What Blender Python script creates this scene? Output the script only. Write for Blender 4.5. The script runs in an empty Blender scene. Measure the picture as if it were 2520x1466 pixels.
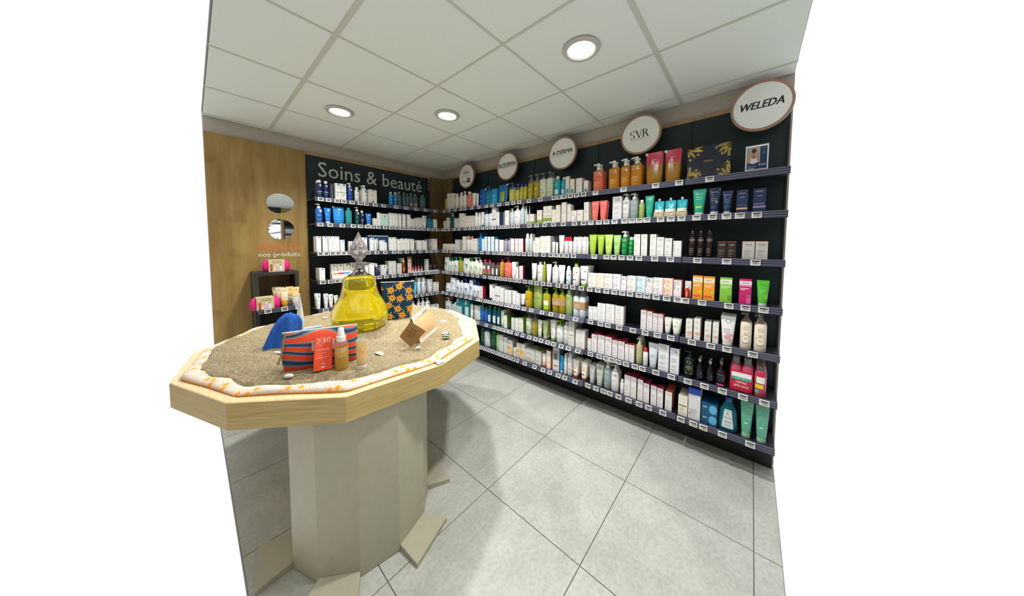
import bpy, bmesh, math, random
from mathutils import Vector, Matrix
random.seed(7)
C = bpy.context.scene.collection
PI = math.pi
# ------------------------------------------------------------------ camera, world, light, exposure
CEIL = 2.515
cam_d = bpy.data.cameras.new('camera'); cam = bpy.data.objects.new('camera', cam_d); C.objects.link(cam)
cam_d.sensor_width = 36.0; cam_d.sensor_fit = 'HORIZONTAL'
cam_d.lens = 682.05 / 2520 * 36.0
cam_d.shift_x = 0.0; cam_d.shift_y = -(733 - 634.49) / 2520
cam_d.clip_start = .02; cam_d.clip_end = 60
yaw, pitch, roll = math.radians(-139.171), math.radians(-3.038), math.radians(.217)
fwd = Vector((math.cos(yaw)*math.cos(pitch), math.sin(yaw)*math.cos(pitch), math.sin(pitch)))
rt = fwd.cross(Vector((0, 0, 1))).normalized(); up = rt.cross(fwd)
r2 = math.cos(roll)*rt + math.sin(roll)*up; u2 = -math.sin(roll)*rt + math.cos(roll)*up
cam.matrix_world = Matrix(((r2.x, u2.x, -fwd.x, 1.7202), (r2.y, u2.y, -fwd.y, 2.8378), (r2.z, u2.z, -fwd.z, 1.4658), (0, 0, 0, 1)))
bpy.context.scene.camera = cam
W = bpy.data.worlds.new('daylight'); bpy.context.scene.world = W; W.use_nodes = True
W.node_tree.nodes['Background'].inputs[0].default_value = (1, 1, 1, 1)
W.node_tree.nodes['Background'].inputs[1].default_value = 1.05
vs = bpy.context.scene.view_settings
vs.view_transform = 'Standard'; vs.look = 'None'; vs.exposure = 0.0; vs.gamma = 1.0; vs.use_curve_mapping = False
DOWNLIGHT_W = 33.0; DOWNLIGHT_SPREAD = 135
DOWNLIGHTS = [(.3, 2.1), (.9, .3), (.3, .9), (.9, 2.1)]
# ------------------------------------------------------------------ materials
def lin(h):
    v = [int(h[i:i+2], 16)/255 for i in (0, 2, 4)]
    return tuple(((c+.055)/1.055)**2.4 if c > .04045 else c/12.92 for c in v) + (1,)
MATS = {}
def mat(h, kind='p', rough=None):
    """kind: p paper/plastic, g gloss plastic, c clear, l liquid in clear plastic, m metal, e lamp"""
    k = (h, kind, rough)
    if k in MATS: return MATS[k]
    m = bpy.data.materials.new('%s_%s' % (kind, h)); m.use_nodes = True
    n = m.node_tree.nodes; l = m.node_tree.links; b = n['Principled BSDF']
    b.inputs['Base Color'].default_value = lin(h)
    b.inputs['Roughness'].default_value = rough if rough is not None else {'p': .55, 'g': .22, 'c': .08, 'l': .12, 'm': .3, 'e': .5}[kind]
    if kind == 'c': b.inputs['Transmission Weight'].default_value = .85; b.inputs['IOR'].default_value = 1.3
    if kind == 'l': b.inputs['Transmission Weight'].default_value = .25; b.inputs['IOR'].default_value = 1.33
    if kind == 'm': b.inputs['Metallic'].default_value = 1
    if kind == 'p':
        t = n.new('ShaderNodeTexNoise'); t.inputs['Scale'].default_value = 90
        bp = n.new('ShaderNodeBump'); bp.inputs['Strength'].default_value = .04; bp.inputs['Distance'].default_value = .002
        l.new(t.outputs['Fac'], bp.inputs['Height']); l.new(bp.outputs['Normal'], b.inputs['Normal'])
    MATS[k] = m
    return m
def nodes(name, rough=.5):
    m = bpy.data.materials.new(name); m.use_nodes = True
    n = m.node_tree.nodes; l = m.node_tree.links; b = n['Principled BSDF']; b.inputs['Roughness'].default_value = rough
    return m, n, l, b
def ramp(n, pts):
    r = n.new('ShaderNodeValToRGB'); e = r.color_ramp.elements
    while len(e) < len(pts): e.new(.5)
    for i, (p, c) in enumerate(pts): e[i].position = p; e[i].color = lin(c)
    return r
def wood(name, sc, c1, c2, c3, rough=.45, det=6, knots=False):
    m, n, l, b = nodes(name, rough)
    tc = n.new('ShaderNodeTexCoord'); mp = n.new('ShaderNodeMapping'); mp.inputs['Scale'].default_value = sc
    l.new(tc.outputs['Object'], mp.inputs['Vector'])
    t = n.new('ShaderNodeTexNoise'); t.inputs['Scale'].default_value = 1; t.inputs['Detail'].default_value = det; t.inputs['Roughness'].default_value = .62
    t.inputs['Distortion'].default_value = .25
    l.new(mp.outputs[0], t.inputs['Vector'])
    r = ramp(n, [(.3, c1), (.5, c2), (.72, c3)]); l.new(t.outputs['Fac'], r.inputs['Fac'])
    out = r.outputs['Color']
    if knots:
        t2 = n.new('ShaderNodeTexNoise'); t2.inputs['Scale'].default_value = 1; t2.inputs['Detail'].default_value = 2
        mp2 = n.new('ShaderNodeMapping'); mp2.inputs['Scale'].default_value = (9, 9, 5); l.new(tc.outputs['Object'], mp2.inputs['Vector']); l.new(mp2.outputs[0], t2.inputs['Vector'])
        r2_ = ramp(n, [(.3, '6E4E22'), (.4, 'FFFFFF'), (.7, 'FFFFFF')]); l.new(t2.outputs['Fac'], r2_.inputs['Fac'])
        mx = n.new('ShaderNodeMix'); mx.data_type = 'RGBA'; mx.blend_type = 'MULTIPLY'; mx.inputs['Factor'].default_value = .22
        l.new(out, mx.inputs[6]); l.new(r2_.outputs['Color'], mx.inputs[7]); out = mx.outputs[2]
    l.new(out, b.inputs['Base Color'])
    bp = n.new('ShaderNodeBump'); bp.inputs['Strength'].default_value = .12; bp.inputs['Distance'].default_value = .003
    l.new(t.outputs['Fac'], bp.inputs['Height']); l.new(bp.outputs['Normal'], b.inputs['Normal'])
    return m
M_WOODWALL = wood('oak_wall_panel', (14, 14, 1.6), '8A6E38', '9C7F45', 'AD9054', .5, 7, True)
M_WOODTRIM = wood('oak_trim', (10, 10, 10), '96744A', 'A98860', 'B8966C', .5)
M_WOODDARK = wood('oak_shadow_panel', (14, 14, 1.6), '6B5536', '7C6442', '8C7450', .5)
M_TABLEEDGE = wood('table_edge_oak', (5, 5, 150), 'A98E52', 'BFA568', 'CDB57C', .45, 5)
M_TABLETOP = wood('table_top_oak', (150, 6, 8), 'D4B27E', 'E2C493', 'ECD2A6', .4, 5)
def floor_mat():
    m, n, l, b = nodes('floor_tile', .38)
    tc = n.new('ShaderNodeTexCoord'); t = n.new('ShaderNodeTexNoise'); t.inputs['Scale'].default_value = 3.2; t.inputs['Detail'].default_value = 9; t.inputs['Roughness'].default_value = .68
    l.new(tc.outputs['Object'], t.inputs['Vector'])
    r = ramp(n, [(.32, 'A8ABA3'), (.5, 'B6B9B1'), (.68, 'C2C4BC')]); l.new(t.outputs['Fac'], r.inputs['Fac'])
    t2 = n.new('ShaderNodeTexNoise'); t2.inputs['Scale'].default_value = 55; t2.inputs['Detail'].default_value = 4; l.new(tc.outputs['Object'], t2.inputs['Vector'])
    r2_ = ramp(n, [(.35, 'DADADA'), (.6, 'FFFFFF')]); l.new(t2.outputs['Fac'], r2_.inputs['Fac'])
    mx = n.new('ShaderNodeMix'); mx.data_type = 'RGBA'; mx.blend_type = 'MULTIPLY'; mx.inputs['Factor'].default_value = .5
    l.new(r.outputs['Color'], mx.inputs[6]); l.new(r2_.outputs['Color'], mx.inputs[7]); l.new(mx.outputs[2], b.inputs['Base Color'])
    bp = n.new('ShaderNodeBump'); bp.inputs['Strength'].default_value = .05; bp.inputs['Distance'].default_value = .002
    l.new(t2.outputs['Fac'], bp.inputs['Height']); l.new(bp.outputs['Normal'], b.inputs['Normal'])
    return m
M_FLOOR = floor_mat(); M_GROUT = mat('6E6E66', 'p', .8)
def noisy(name, c1, c2, scale, rough, bump=.1, dist=.002):
    m, n, l, b = nodes(name, rough)
    tc = n.new('ShaderNodeTexCoord'); t = n.new('ShaderNodeTexNoise'); t.inputs['Scale'].default_value = scale; t.inputs['Detail'].default_value = 5
    l.new(tc.outputs['Object'], t.inputs['Vector'])
    r = ramp(n, [(.35, c1), (.65, c2)]); l.new(t.outputs['Fac'], r.inputs['Fac']); l.new(r.outputs['Color'], b.inputs['Base Color'])
    bp = n.new('ShaderNodeBump'); bp.inputs['Strength'].default_value = bump; bp.inputs['Distance'].default_value = dist
    l.new(t.outputs['Fac'], bp.inputs['Height']); l.new(bp.outputs['Normal'], b.inputs['Normal'])
    return m
M_CEIL = noisy('ceiling_tile', 'E0E8E2', 'E6EEE8', 160, .9, .15)
M_TEE = mat('C8CABE', 'p', .5)
M_SEAM = mat('6F706A', 'p', .8)
M_PLASTER = noisy('beige_plaster', 'B2ABA0', 'B8B1A6', 40, .8)
M_PANEL = noisy('blue_black_panel', '0C2024', '10282D', 6, .6, .02)
M_BLACK = mat('0A0C0E', 'p', .5)
M_SHELF = mat('1A1C22', 'p', .4)
M_RAIL = mat('606275', 'g', .28); M_RAILD = mat('35374B', 'g', .28)
M_PED = noisy('pedestal_laminate', 'AAA690', 'AFAB95', 30, .45, .02)
def sand_mat():
    m, n, l, b = nodes('sand_grains', .9)
    tc = n.new('ShaderNodeTexCoord')
    v = n.new('ShaderNodeTexVoronoi'); v.inputs['Scale'].default_value = 260; l.new(tc.outputs['Object'], v.inputs['Vector'])
    t = n.new('ShaderNodeTexNoise'); t.inputs['Scale'].default_value = 90; t.inputs['Detail'].default_value = 8; t.inputs['Roughness'].default_value = .8
    l.new(tc.outputs['Object'], t.inputs['Vector'])
    r = ramp(n, [(.3, '62533A'), (.44, '968564'), (.56, 'B0A07C'), (.75, 'D6CAAA')]); l.new(t.outputs['Fac'], r.inputs['Fac']); l.new(r.outputs['Color'], b.inputs['Base Color'])
    a = n.new('ShaderNodeMath'); a.operation = 'SUBTRACT'; l.new(t.outputs['Fac'], a.inputs[0])
    a2 = n.new('ShaderNodeMath'); a2.operation = 'MULTIPLY'; a2.inputs[1].default_value = .5; l.new(v.outputs['Distance'], a2.inputs[0]); l.new(a2.outputs[0], a.inputs[1])
    bp = n.new('ShaderNodeBump'); bp.inputs['Strength'].default_value = 1; bp.inputs['Distance'].default_value = .006
    l.new(a.outputs[0], bp.inputs['Height']); l.new(bp.outputs['Normal'], b.inputs['Normal'])
    return m
M_SAND = sand_mat()
def flower_mat(name, scale, base, centre, petal, nray, rc, rp, solid=False, rnd=1.0, vec='Object', leaf=None):
    """daisies: one per voronoi cell, measured from the cell centre"""
    m, n, l, b = nodes(name, .85)
    tc = n.new('ShaderNodeTexCoord'); sc = n.new('ShaderNodeMapping'); sc.inputs['Scale'].default_value = (scale,)*3
    if vec == 'flat': sc.inputs['Scale'].default_value = (scale, scale, scale)
    if vec == 'front': sc.inputs['Scale'].default_value = (scale, scale, scale)
    l.new(tc.outputs['Object'], sc.inputs['Vector'])
    s0 = n.new('ShaderNodeSeparateXYZ'); l.new(sc.outputs[0], s0.inputs[0]); cb = n.new('ShaderNodeCombineXYZ'); l.new(s0.outputs[0], cb.inputs[0]); l.new(s0.outputs[2 if vec == 'front' else 1], cb.inputs[1])
    v = n.new('ShaderNodeTexVoronoi'); v.voronoi_dimensions = '2D'; v.inputs['Scale'].default_value = 1; v.inputs['Randomness'].default_value = rnd
    l.new(cb.outputs[0], v.inputs['Vector'])
    d = n.new('ShaderNodeVectorMath'); d.operation = 'SUBTRACT'; l.new(cb.outputs[0], d.inputs[0]); l.new(v.outputs['Position'], d.inputs[1])
    sp = n.new('ShaderNodeSeparateXYZ'); l.new(d.outputs[0], sp.inputs[0])
    at = n.new('ShaderNodeMath'); at.operation = 'ARCTAN2'; l.new(sp.outputs[0], at.inputs[0]); l.new(sp.outputs[1], at.inputs[1])
    mu = n.new('ShaderNodeMath'); mu.operation = 'MULTIPLY'; mu.inputs[1].default_value = nray/2; l.new(at.outputs[0], mu.inputs[0])
    si = n.new('ShaderNodeMath'); si.operation = 'SINE'; l.new(mu.outputs[0], si.inputs[0])
    ab = n.new('ShaderNodeMath'); ab.operation = 'ABSOLUTE'; l.new(si.outputs[0], ab.inputs[0])
    def cmp(a, op, val):
        c = n.new('ShaderNodeMath'); c.operation = op; c.inputs[1].default_value = val; l.new(a, c.inputs[0]); return c.outputs[0]
    def mul(a, b_):
        c = n.new('ShaderNodeMath'); c.operation = 'MULTIPLY'; l.new(a, c.inputs[0]); l.new(b_, c.inputs[1]); return c.outputs[0]
    def mixc(f, a, b_):
        x = n.new('ShaderNodeMix'); x.data_type = 'RGBA'; l.new(f, x.inputs[0])
        (l.new(a, x.inputs[6]) if hasattr(a, 'links') else setattr(x.inputs[6], 'default_value', a)); x.inputs[7].default_value = b_; return x.outputs[2]
    dist = v.outputs['Distance']
    if solid:
        w = n.new('ShaderNodeMath'); w.operation = 'MULTIPLY_ADD'; w.inputs[1].default_value = rp*.35; w.inputs[2].default_value = rp*.75; l.new(ab.outputs[0], w.inputs[0])
        c = n.new('ShaderNodeMath'); c.operation = 'LESS_THAN'; l.new(dist, c.inputs[0]); l.new(w.outputs[0], c.inputs[1]); pet = c.outputs[0]
        col = lin(base)
        if leaf:
            n2 = mul(cmp(dist, 'LESS_THAN', rp*1.55), cmp(si.outputs[0], 'GREATER_THAN', .93)); col = mixc(n2, col, lin(leaf))
        col = mixc(pet, col, lin(petal)); col = mixc(cmp(dist, 'LESS_THAN', rc), col, lin(centre))
    else:
        pet = mul(cmp(ab.outputs[0], 'LESS_THAN', .28), cmp(dist, 'LESS_THAN', rp))
        col = mixc(pet, lin(base), lin(petal)); col = mixc(cmp(dist, 'LESS_THAN', rc), col, lin(centre))
    l.new(col, b.inputs['Base Color'])
    t = n.new('ShaderNodeTexNoise'); t.inputs['Scale'].default_value = 500; l.new(tc.outputs['Object'], t.inputs['Vector'])
    bp = n.new('ShaderNodeBump'); bp.inputs['Strength'].default_value = .3; bp.inputs['Distance'].default_value = .001; l.new(t.outputs['Fac'], bp.inputs['Height']); l.new(bp.outputs['Normal'], b.inputs['Normal'])
    return m
M_TOWEL = flower_mat('daisy_cloth', 17, 'D8CDBE', 'F29A10', 'EA8C34', 13, .17, .5, vec='flat')
M_NAVYFLOWER = flower_mat('navy_flower_cloth', 14, '123457', '9C6414', 'E4A830', 9, .09, .34, True, .6, 'front', 'DCD4BC')
def wave_mat():
    m, n, l, b = nodes('wave_stripe_cloth', .7)
    tc = n.new('ShaderNodeTexCoord'); mp = n.new('ShaderNodeMapping'); mp.inputs['Scale'].default_value = (7, 1, 9); l.new(tc.outputs['Object'], mp.inputs['Vector'])
    w = n.new('ShaderNodeTexWave'); w.bands_direction = 'Z'; w.inputs['Scale'].default_value = .75; w.inputs['Distortion'].default_value = 7.5; w.inputs['Detail'].default_value = 0; w.inputs['Detail Scale'].default_value = 1.1
    l.new(mp.outputs[0], w.inputs['Vector'])
    r = ramp(n, [(0, 'E0481C'), (.56, 'E8502A'), (.575, 'F4E8E0'), (.60, '3E6C8C'), (.76, '4A88A0'), (.84, '2E3C5C'), (.97, '2A2F4E')]); r.color_ramp.interpolation = 'CONSTANT'
    l.new(w.outputs['Fac'], r.inputs['Fac']); l.new(r.outputs['Color'], b.inputs['Base Color'])
    return m
M_WAVE = wave_mat()
M_CREAMCLOTH = noisy('cream_cotton', 'D8CFBE', 'E4DCCC', 300, .9, .3)
M_MIRROR = mat('F4F6F6', 'm', .02)
# ------------------------------------------------------------------ mesh builder
def col_kind(s):
    """'F0F0F0' or 'l:D8C040'"""
    return mat(s[2:], s[0]) if s[1] == ':' else mat(s)
TEXTS = {}
def font_mesh(s):
    if s in TEXTS: return TEXTS[s]
    cu = bpy.data.curves.new('t', 'FONT'); cu.body = s; cu.size = 1; cu.resolution_u = 2
    o = bpy.data.objects.new('t', cu); C.objects.link(o); bpy.context.view_layer.update()
    me = bpy.data.meshes.new_from_object(o.evaluated_get(bpy.context.evaluated_depsgraph_get()))
    v = [(p.co.x, p.co.y) for p in me.vertices]; f = [tuple(p.vertices) for p in me.polygons]
    bpy.data.objects.remove(o); bpy.data.curves.remove(cu); bpy.data.meshes.remove(me)
    x0 = min(p[0] for p in v); x1 = max(p[0] for p in v); y0 = min(p[1] for p in v); y1 = max(p[1] for p in v)
    v = [(p[0]-x0, p[1]-y0) for p in v]
    TEXTS[s] = (v, f, x1-x0, y1-y0)
    return TEXTS[s]
def serif_svr():
    """tall serif capitals S V R, stroke outlines"""
    v = []; f = []
    def poly(pts):
        b_ = len(v); v.extend(pts); f.append(tuple(range(b_, b_+len(pts))))
    def arc(cx, cy, rx, ry, a0, a1, t0, t1, n=14):
        for i in range(n):
            p = []
            for k in (i, i+1):
                u = k/n; a = math.radians(a0+(a1-a0)*u); t = t0+(t1-t0)*math.sin(PI*u)
                p.append(((cx+(rx-t/2)*math.cos(a), cy+(ry-.02)*math.sin(a)), (cx+(rx+t/2)*math.cos(a), cy+(ry+.02)*math.sin(a))))
            poly([p[0][0], p[0][1], p[1][1], p[1][0]])
    arc(.26, .74, .2, .24, 30, 270, .02, .1); arc(.26, .26, .22, .24, 90, -150, .02, .12)
    poly([(.44, .8), (.47, .8), (.47, 1.0), (.44, .95)]); poly([(.02, .02), (.05, .05), (.05, .24), (.02, .24)])
    poly([(.62, 1), (.76, 1), (1.06, 0), (.98, 0)]); poly([(1.24, 1), (1.28, 1), (1.06, 0), (1.0, 0)])
    poly([(.54, .97), (.84, .97), (.84, 1), (.54, 1)]); poly([(1.12, .97), (1.38, .97), (1.38, 1), (1.12, 1)])
    poly([(1.4, 0), (1.52, 0), (1.52, 1), (1.4, 1)]); poly([(1.32, 0), (1.6, 0), (1.6, .03), (1.32, .03)]); poly([(1.32, .97), (1.6, .97), (1.6, 1), (1.32, 1)])
    arc(1.58, .76, .24, .23, 90, -90, .03, .12); poly([(1.5, .97), (1.6, .97), (1.6, 1), (1.5, 1)]); poly([(1.5, .52), (1.6, .52), (1.6, .55), (1.5, .55)])
    poly([(1.62, .53), (1.75, .55), (2.02, .02), (1.9, 0)]); poly([(1.9, 0), (2.1, 0), (2.1, .03), (1.9, .03)])
    return v, f, 2.1, 1.0
TEXTS['SVR'] = None; TEXTS['SVR'] = serif_svr()
class MB:
    def __init__(s): s.v = []; s.f = []; s.m = []; s.sm = []; s.mats = []
    def mi(s, m):
        if isinstance(m, str): m = col_kind(m)
        if m not in s.mats: s.mats.append(m)
        return s.mats.index(m)
    def face(s, pts, m, sm=False):
        b = len(s.v); s.v += [tuple(p) for p in pts]; s.f.append(tuple(range(b, b+len(pts)))); s.m.append(s.mi(m)); s.sm.append(sm)
    def box(s, x0, x1, y0, y1, z0, z1, m, top=None, side=None, bev=0):
        i = s.mi(m); it = s.mi(top) if top else i; isd = s.mi(side) if side else i
        b = len(s.v); s.v += [(x, y, z) for z in (z0, z1) for y in (y0, y1) for x in (x0, x1)]
        for q, k in (((0, 1, 5, 4), i), ((1, 3, 7, 5), isd), ((3, 2, 6, 7), i), ((2, 0, 4, 6), isd), ((4, 5, 7, 6), it), ((2, 3, 1, 0), i)):
            s.f.append(tuple(b+j for j in q)); s.m.append(k); s.sm.append(False)
    def obox(s, c, ax, ay, az, m):
        c, ax, ay, az = map(Vector, (c, ax, ay, az)); i = s.mi(m); b = len(s.v)
        s.v += [tuple(c+x*ax+y*ay+z*az) for z in (-1, 1) for y in (-1, 1) for x in (-1, 1)]
        for q in ((0, 1, 5, 4), (1, 3, 7, 5), (3, 2, 6, 7), (2, 0, 4, 6), (4, 5, 7, 6), (2, 3, 1, 0)):
            s.f.append(tuple(b+j for j in q)); s.m.append(i); s.sm.append(False)
    def loft(s, secs, mats, n=20, c=(0, 0, 0), p=2.0, cap=True, tilt=None):
        """secs: (z, a, b) ; mats: one material or one per interval"""
        rings = []
        for z, a, b_ in secs:
            r = []
            for k in range(n):
                t = 2*PI*k/n; ct, st = math.cos(t), math.sin(t)
                x = a*math.copysign(abs(ct)**(2/p), ct); y = b_*math.copysign(abs(st)**(2/p), st)
                r.append((c[0]+x, c[1]+y, c[2]+z))
            b0 = len(s.v); s.v += r; rings.append(b0)
        for j in range(len(secs)-1):
            i = s.mi(mats[min(j, len(mats)-1)] if isinstance(mats, (list, tuple)) else mats)
            for k in range(n):
                q = (k+1) % n; s.f.append((rings[j]+k, rings[j]+q, rings[j+1]+q, rings[j+1]+k)); s.m.append(i); s.sm.append(True)
        if cap:
            m0 = s.mi(mats[0] if isinstance(mats, (list, tuple)) else mats); m1 = s.mi(mats[-1] if isinstance(mats, (list, tuple)) else mats)
            s.f.append(tuple(rings[0]+k for k in reversed(range(n)))); s.m.append(m0); s.sm.append(False)
            s.f.append(tuple(rings[-1]+k for k in range(n))); s.m.append(m1); s.sm.append(False)
    def tube(s, pts, r, m, n=8):
        pts = [Vector(p) for p in pts]; rings = []; i = s.mi(m)
        for k, p in enumerate(pts):
            d = (pts[min(k+1, len(pts)-1)]-pts[max(k-1, 0)]).normalized()
            a = d.cross(Vector((0, 0, 1)));  a = a.normalized() if a.length > .01 else Vector((1, 0, 0)); b_ = d.cross(a)
            rr = r[k] if isinstance(r, (list, tuple)) else r
            rings.append(len(s.v)); s.v += [tuple(p+rr*(math.cos(2*PI*j/n)*a+math.sin(2*PI*j/n)*b_)) for j in range(n)]
        for k in range(len(pts)-1):
            for j in range(n):
                q = (j+1) % n; s.f.append((rings[k]+j, rings[k]+q, rings[k+1]+q, rings[k+1]+j)); s.m.append(i); s.sm.append(True)
        s.f.append(tuple(rings[0]+j for j in reversed(range(n)))); s.m.append(i); s.sm.append(False)
        s.f.append(tuple(rings[-1]+j for j in range(n))); s.m.append(i); s.sm.append(False)
    def text(s, txt, fn, uc, vc, wd, m, ht=None, rot=False, asp=1.0):
        """fn(u, v) -> 3D point in metres over the front; (uc, vc) centre, wd width in metres"""
        v, f, w, h = font_mesh(txt); k = wd/w; ky = (ht/h) if ht else k*asp; i = s.mi(m); b = len(s.v)
        for x, y in v:
            du, dv = (x-w/2)*k, (y-h/2)*ky
            if rot: du, dv = -dv, du
            s.v.append(tuple(fn(uc+du, vc+dv)))
        for q in f: s.f.append(tuple(b+j for j in q)); s.m.append(i); s.sm.append(False)
    def mesh(s, name):
        me = bpy.data.meshes.new(name); me.from_pydata(s.v, [], s.f)
        for m in s.mats: me.materials.append(m)
        me.polygons.foreach_set('material_index', s.m); me.polygons.foreach_set('use_smooth', s.sm)
        me.update()
        if any(s.sm): me.set_sharp_from_angle(angle=math.radians(42))
        return me
    def obj(s, name, parent=None, loc=None, rz=None):
        return link(name, s.mesh(name), parent, loc, rz)
def link(name, me, parent=None, loc=None, rz=None):
    o = bpy.data.objects.new(name, me); C.objects.link(o)
    if parent is not None: o.parent = parent
    if loc: o.location = loc
    if rz is not None: o.rotation_euler = (0, 0, rz)
    return o
def tag(o, label=None, cat=None, group=None, kind=None):
    if label: o['label'] = label
    if cat: o['category'] = cat
    if group: o['group'] = group
    if kind: o['kind'] = kind
    return o
def struct(name, mb, **k): return tag(mb.obj(name, **k), kind='structure')
# ------------------------------------------------------------------ room shell
XMAX, YMAX = 1.62, 3.0
XW, YW = -.75, -.65        # faces of the plaster walls behind the right and the back shelving
TS = .6
def grid_cells(lo, hi, off):
    k = math.floor((lo-off)/TS); r = []
    while off+k*TS < hi:
        a, b = max(lo, off+k*TS), min(hi, off+(k+1)*TS)
        if b-a > .004: r.append((a, b))
        k += 1
    return r
f = MB(); f.box(XW, XMAX, YW, YMAX, -.06, -.003, M_GROUT)
for x0, x1 in grid_cells(XW, XMAX, .0174):
    for y0, y1 in grid_cells(YW, YMAX, .4996):
        f.box(x0+.0022, x1-.0022, y0+.0022, y1-.0022, -.01, 0, M_FLOOR)
struct('floor', f)
f = MB(); f.box(XW-.1, XMAX, YW-.1, YMAX, CEIL+.02, CEIL+.08, M_SEAM)
for x0, x1 in grid_cells(XW, XMAX, 0):
    for y0, y1 in grid_cells(YW, YMAX, 0):
        f.box(x0+.004, x1-.004, y0+.004, y1-.004, CEIL+.004, CEIL+.03, M_CEIL)
def wide(v, ws): return .012 if any(abs(v-w) < .01 for w in ws) else .0065
k = -.6
while k < XMAX: w = wide(k, (1.2,)); f.box(k-w, k+w, YW, YMAX, CEIL, CEIL+.01, M_TEE); k += TS
k = -.6
while k < YMAX: w = wide(k, (2.4,)); f.box(XW, XMAX, k-w, k+w, CEIL+.0005, CEIL+.0105, M_TEE); k += TS
struct('ceiling', f)
f = MB(); f.box(XW-.1, XW, YW-.1, YMAX, 0, CEIL+.02, M_PLASTER); struct('wall_right', f)
f = MB(); f.box(XW, XMAX, YW-.1, YW, 0, CEIL+.02, M_PLASTER); struct('wall_back', f)
# oak facing on both walls and the thin oak frame over the dark recesses
f = MB(); f.box(.93, XMAX, YW, -.625, 0, 2.385, M_WOODWALL); struct('trim_1', f)
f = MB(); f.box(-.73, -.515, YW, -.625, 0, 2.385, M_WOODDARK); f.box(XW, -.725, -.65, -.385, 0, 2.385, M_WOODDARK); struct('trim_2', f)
f = MB(); f.box(-.515, .93, YW, -.62, 2.362, 2.385, M_WOODTRIM); f.box(XW, -.72, -.385, YMAX, 2.362, 2.385, M_WOODTRIM); struct('trim_3', f)
# shop behind the camera: mirror backdrop, plus walls and ceiling added to cut daylight
f = MB(); f.box(3.1, 3.2, -.65, 6.6, 0, 2.6, M_PLASTER); struct('wall_left', f)  # never in view, added to hold back daylight from the open side
f = MB(); f.box(XW, 3.1, 3.9, 6.6, CEIL, CEIL+.06, M_CEIL); struct('ceiling_rear', f)
f = MB(); f.box(1.72, 3.1, 3.9, 6.6, -.06, 0, M_FLOOR); struct('floor_rear', f)
f = MB()
f.box(.6, 3.1, 6.5, 6.6, 0, 2.5, M_PLASTER); f.box(-.06, .6, 6.5, 6.6, 2.12, 2.5, M_PANEL); f.box(-.06, .6, 6.5, 6.6, 0, 1.3, M_PANEL); f.box(XW, -.06, 6.5, 6.6, 2.12, 2.5, M_PLASTER); f.box(XW, -.06, 6.55, 6.6, 0, 2.12, M_BLACK)
f.box(-.1, -.05, 6.42, 6.6, 0, 2.42, M_WOODTRIM); f.box(XW, -.1, 6.42, 6.6, 2.38, 2.42, M_WOODTRIM)
for i in range(7):
    f.box(XW, -.11, 6.44, 6.46, 1.1+.2*i, 1.13+.2*i, M_RAIL)
    if i < 4:
        for q in range(9): f.box(-.7+.064*q, -.645+.064*q, 6.47, 6.52, 1.13+.2*i, 1.27+.2*i, mat('F0F0EE'))
struct('wall_rear', f)
f = MB(); f.box(XW-.1, XW, 3.95, 6.6, 0, 2.5, M_PLASTER); struct('wall_right_rear_unseen', f)  # not visible, added to cut the daylight reaching the near floor
f = MB()
rb = random.Random(3)
for i in range(26):
    x, z = rb.uniform(-.2, .9), rb.uniform(1.0, 2.3); a = rb.uniform(-1.2, 1.2); L_ = rb.uniform(.15, .5)
    f.tube([(x-L_*math.cos(a), 7.6+.02*i, z-L_*math.sin(a)), (x, 7.6+.02*i, z+.03), (x+L_*math.cos(a), 7.6+.02*i, z+L_*math.sin(a))], [.02, .014, .008], M_BLACK, 6)
tag(f.obj('tree_branches'), 'bare dark tree branches outside the shop window, seen only in the lower mirror', 'tree')

# ------------------------------------------------------------------ recessed downlights
for i, (x, y) in enumerate(DOWNLIGHTS):
    where = ['nearest the right-hand shelves, large in view', 'leftmost in view', 'middle one, over the far floor', 'just above the top of the view'][i]
    b = MB()
    prof = [(-.006, .098), (-.011, .093), (-.011, .076), (-.004, .068), (.02, .066)]
    n = 40
    for j in range(len(prof)-1):
        for k in range(n):
            a0, a1 = 2*PI*k/n, 2*PI*(k+1)/n; (z0, r0), (z1, r1) = prof[j], prof[j+1]
            b.face([(r0*math.cos(a0), r0*math.sin(a0), z0), (r0*math.cos(a1), r0*math.sin(a1), z0), (r1*math.cos(a1), r1*math.sin(a1), z1), (r1*math.cos(a0), r1*math.sin(a0), z1)], mat('BEBEB6', 'g', .35), True)
    b.loft([(-.006, .098, .098), (0, .1, .1)], mat('BEBEB6', 'g', .35), n=n, cap=False)
    root = bpy.data.objects.new('ceiling_downlight', None); C.objects.link(root); root.location = (x, y, CEIL)
    tag(root, 'round white recessed ceiling downlight, ' + where, 'light', 'recessed ceiling downlights')
    b.obj('trim_ring', root)
    m, nn, ll, bb = nodes('lamp_glow'); bb.inputs['Emission Color'].default_value = (1, .985, .95, 1); bb.inputs['Emission Strength'].default_value = 9
    e = MB(); e.loft([(-.003, .066, .066), (.0, .066, .066)], m, n=n); e.obj('diffuser', root)
    ld = bpy.data.lights.new('downlight_beam', 'SPOT'); ld.energy = DOWNLIGHT_W*4*(.35 if i == 3 else 1); ld.color = (1, .995, .965); ld.spot_size = math.radians(DOWNLIGHT_SPREAD); ld.spot_blend = 1.0; ld.shadow_soft_size = .06
    lo = bpy.data.objects.new('lamp', ld); C.objects.link(lo); lo.parent = root; lo.location = (0, 0, -.02)
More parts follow.
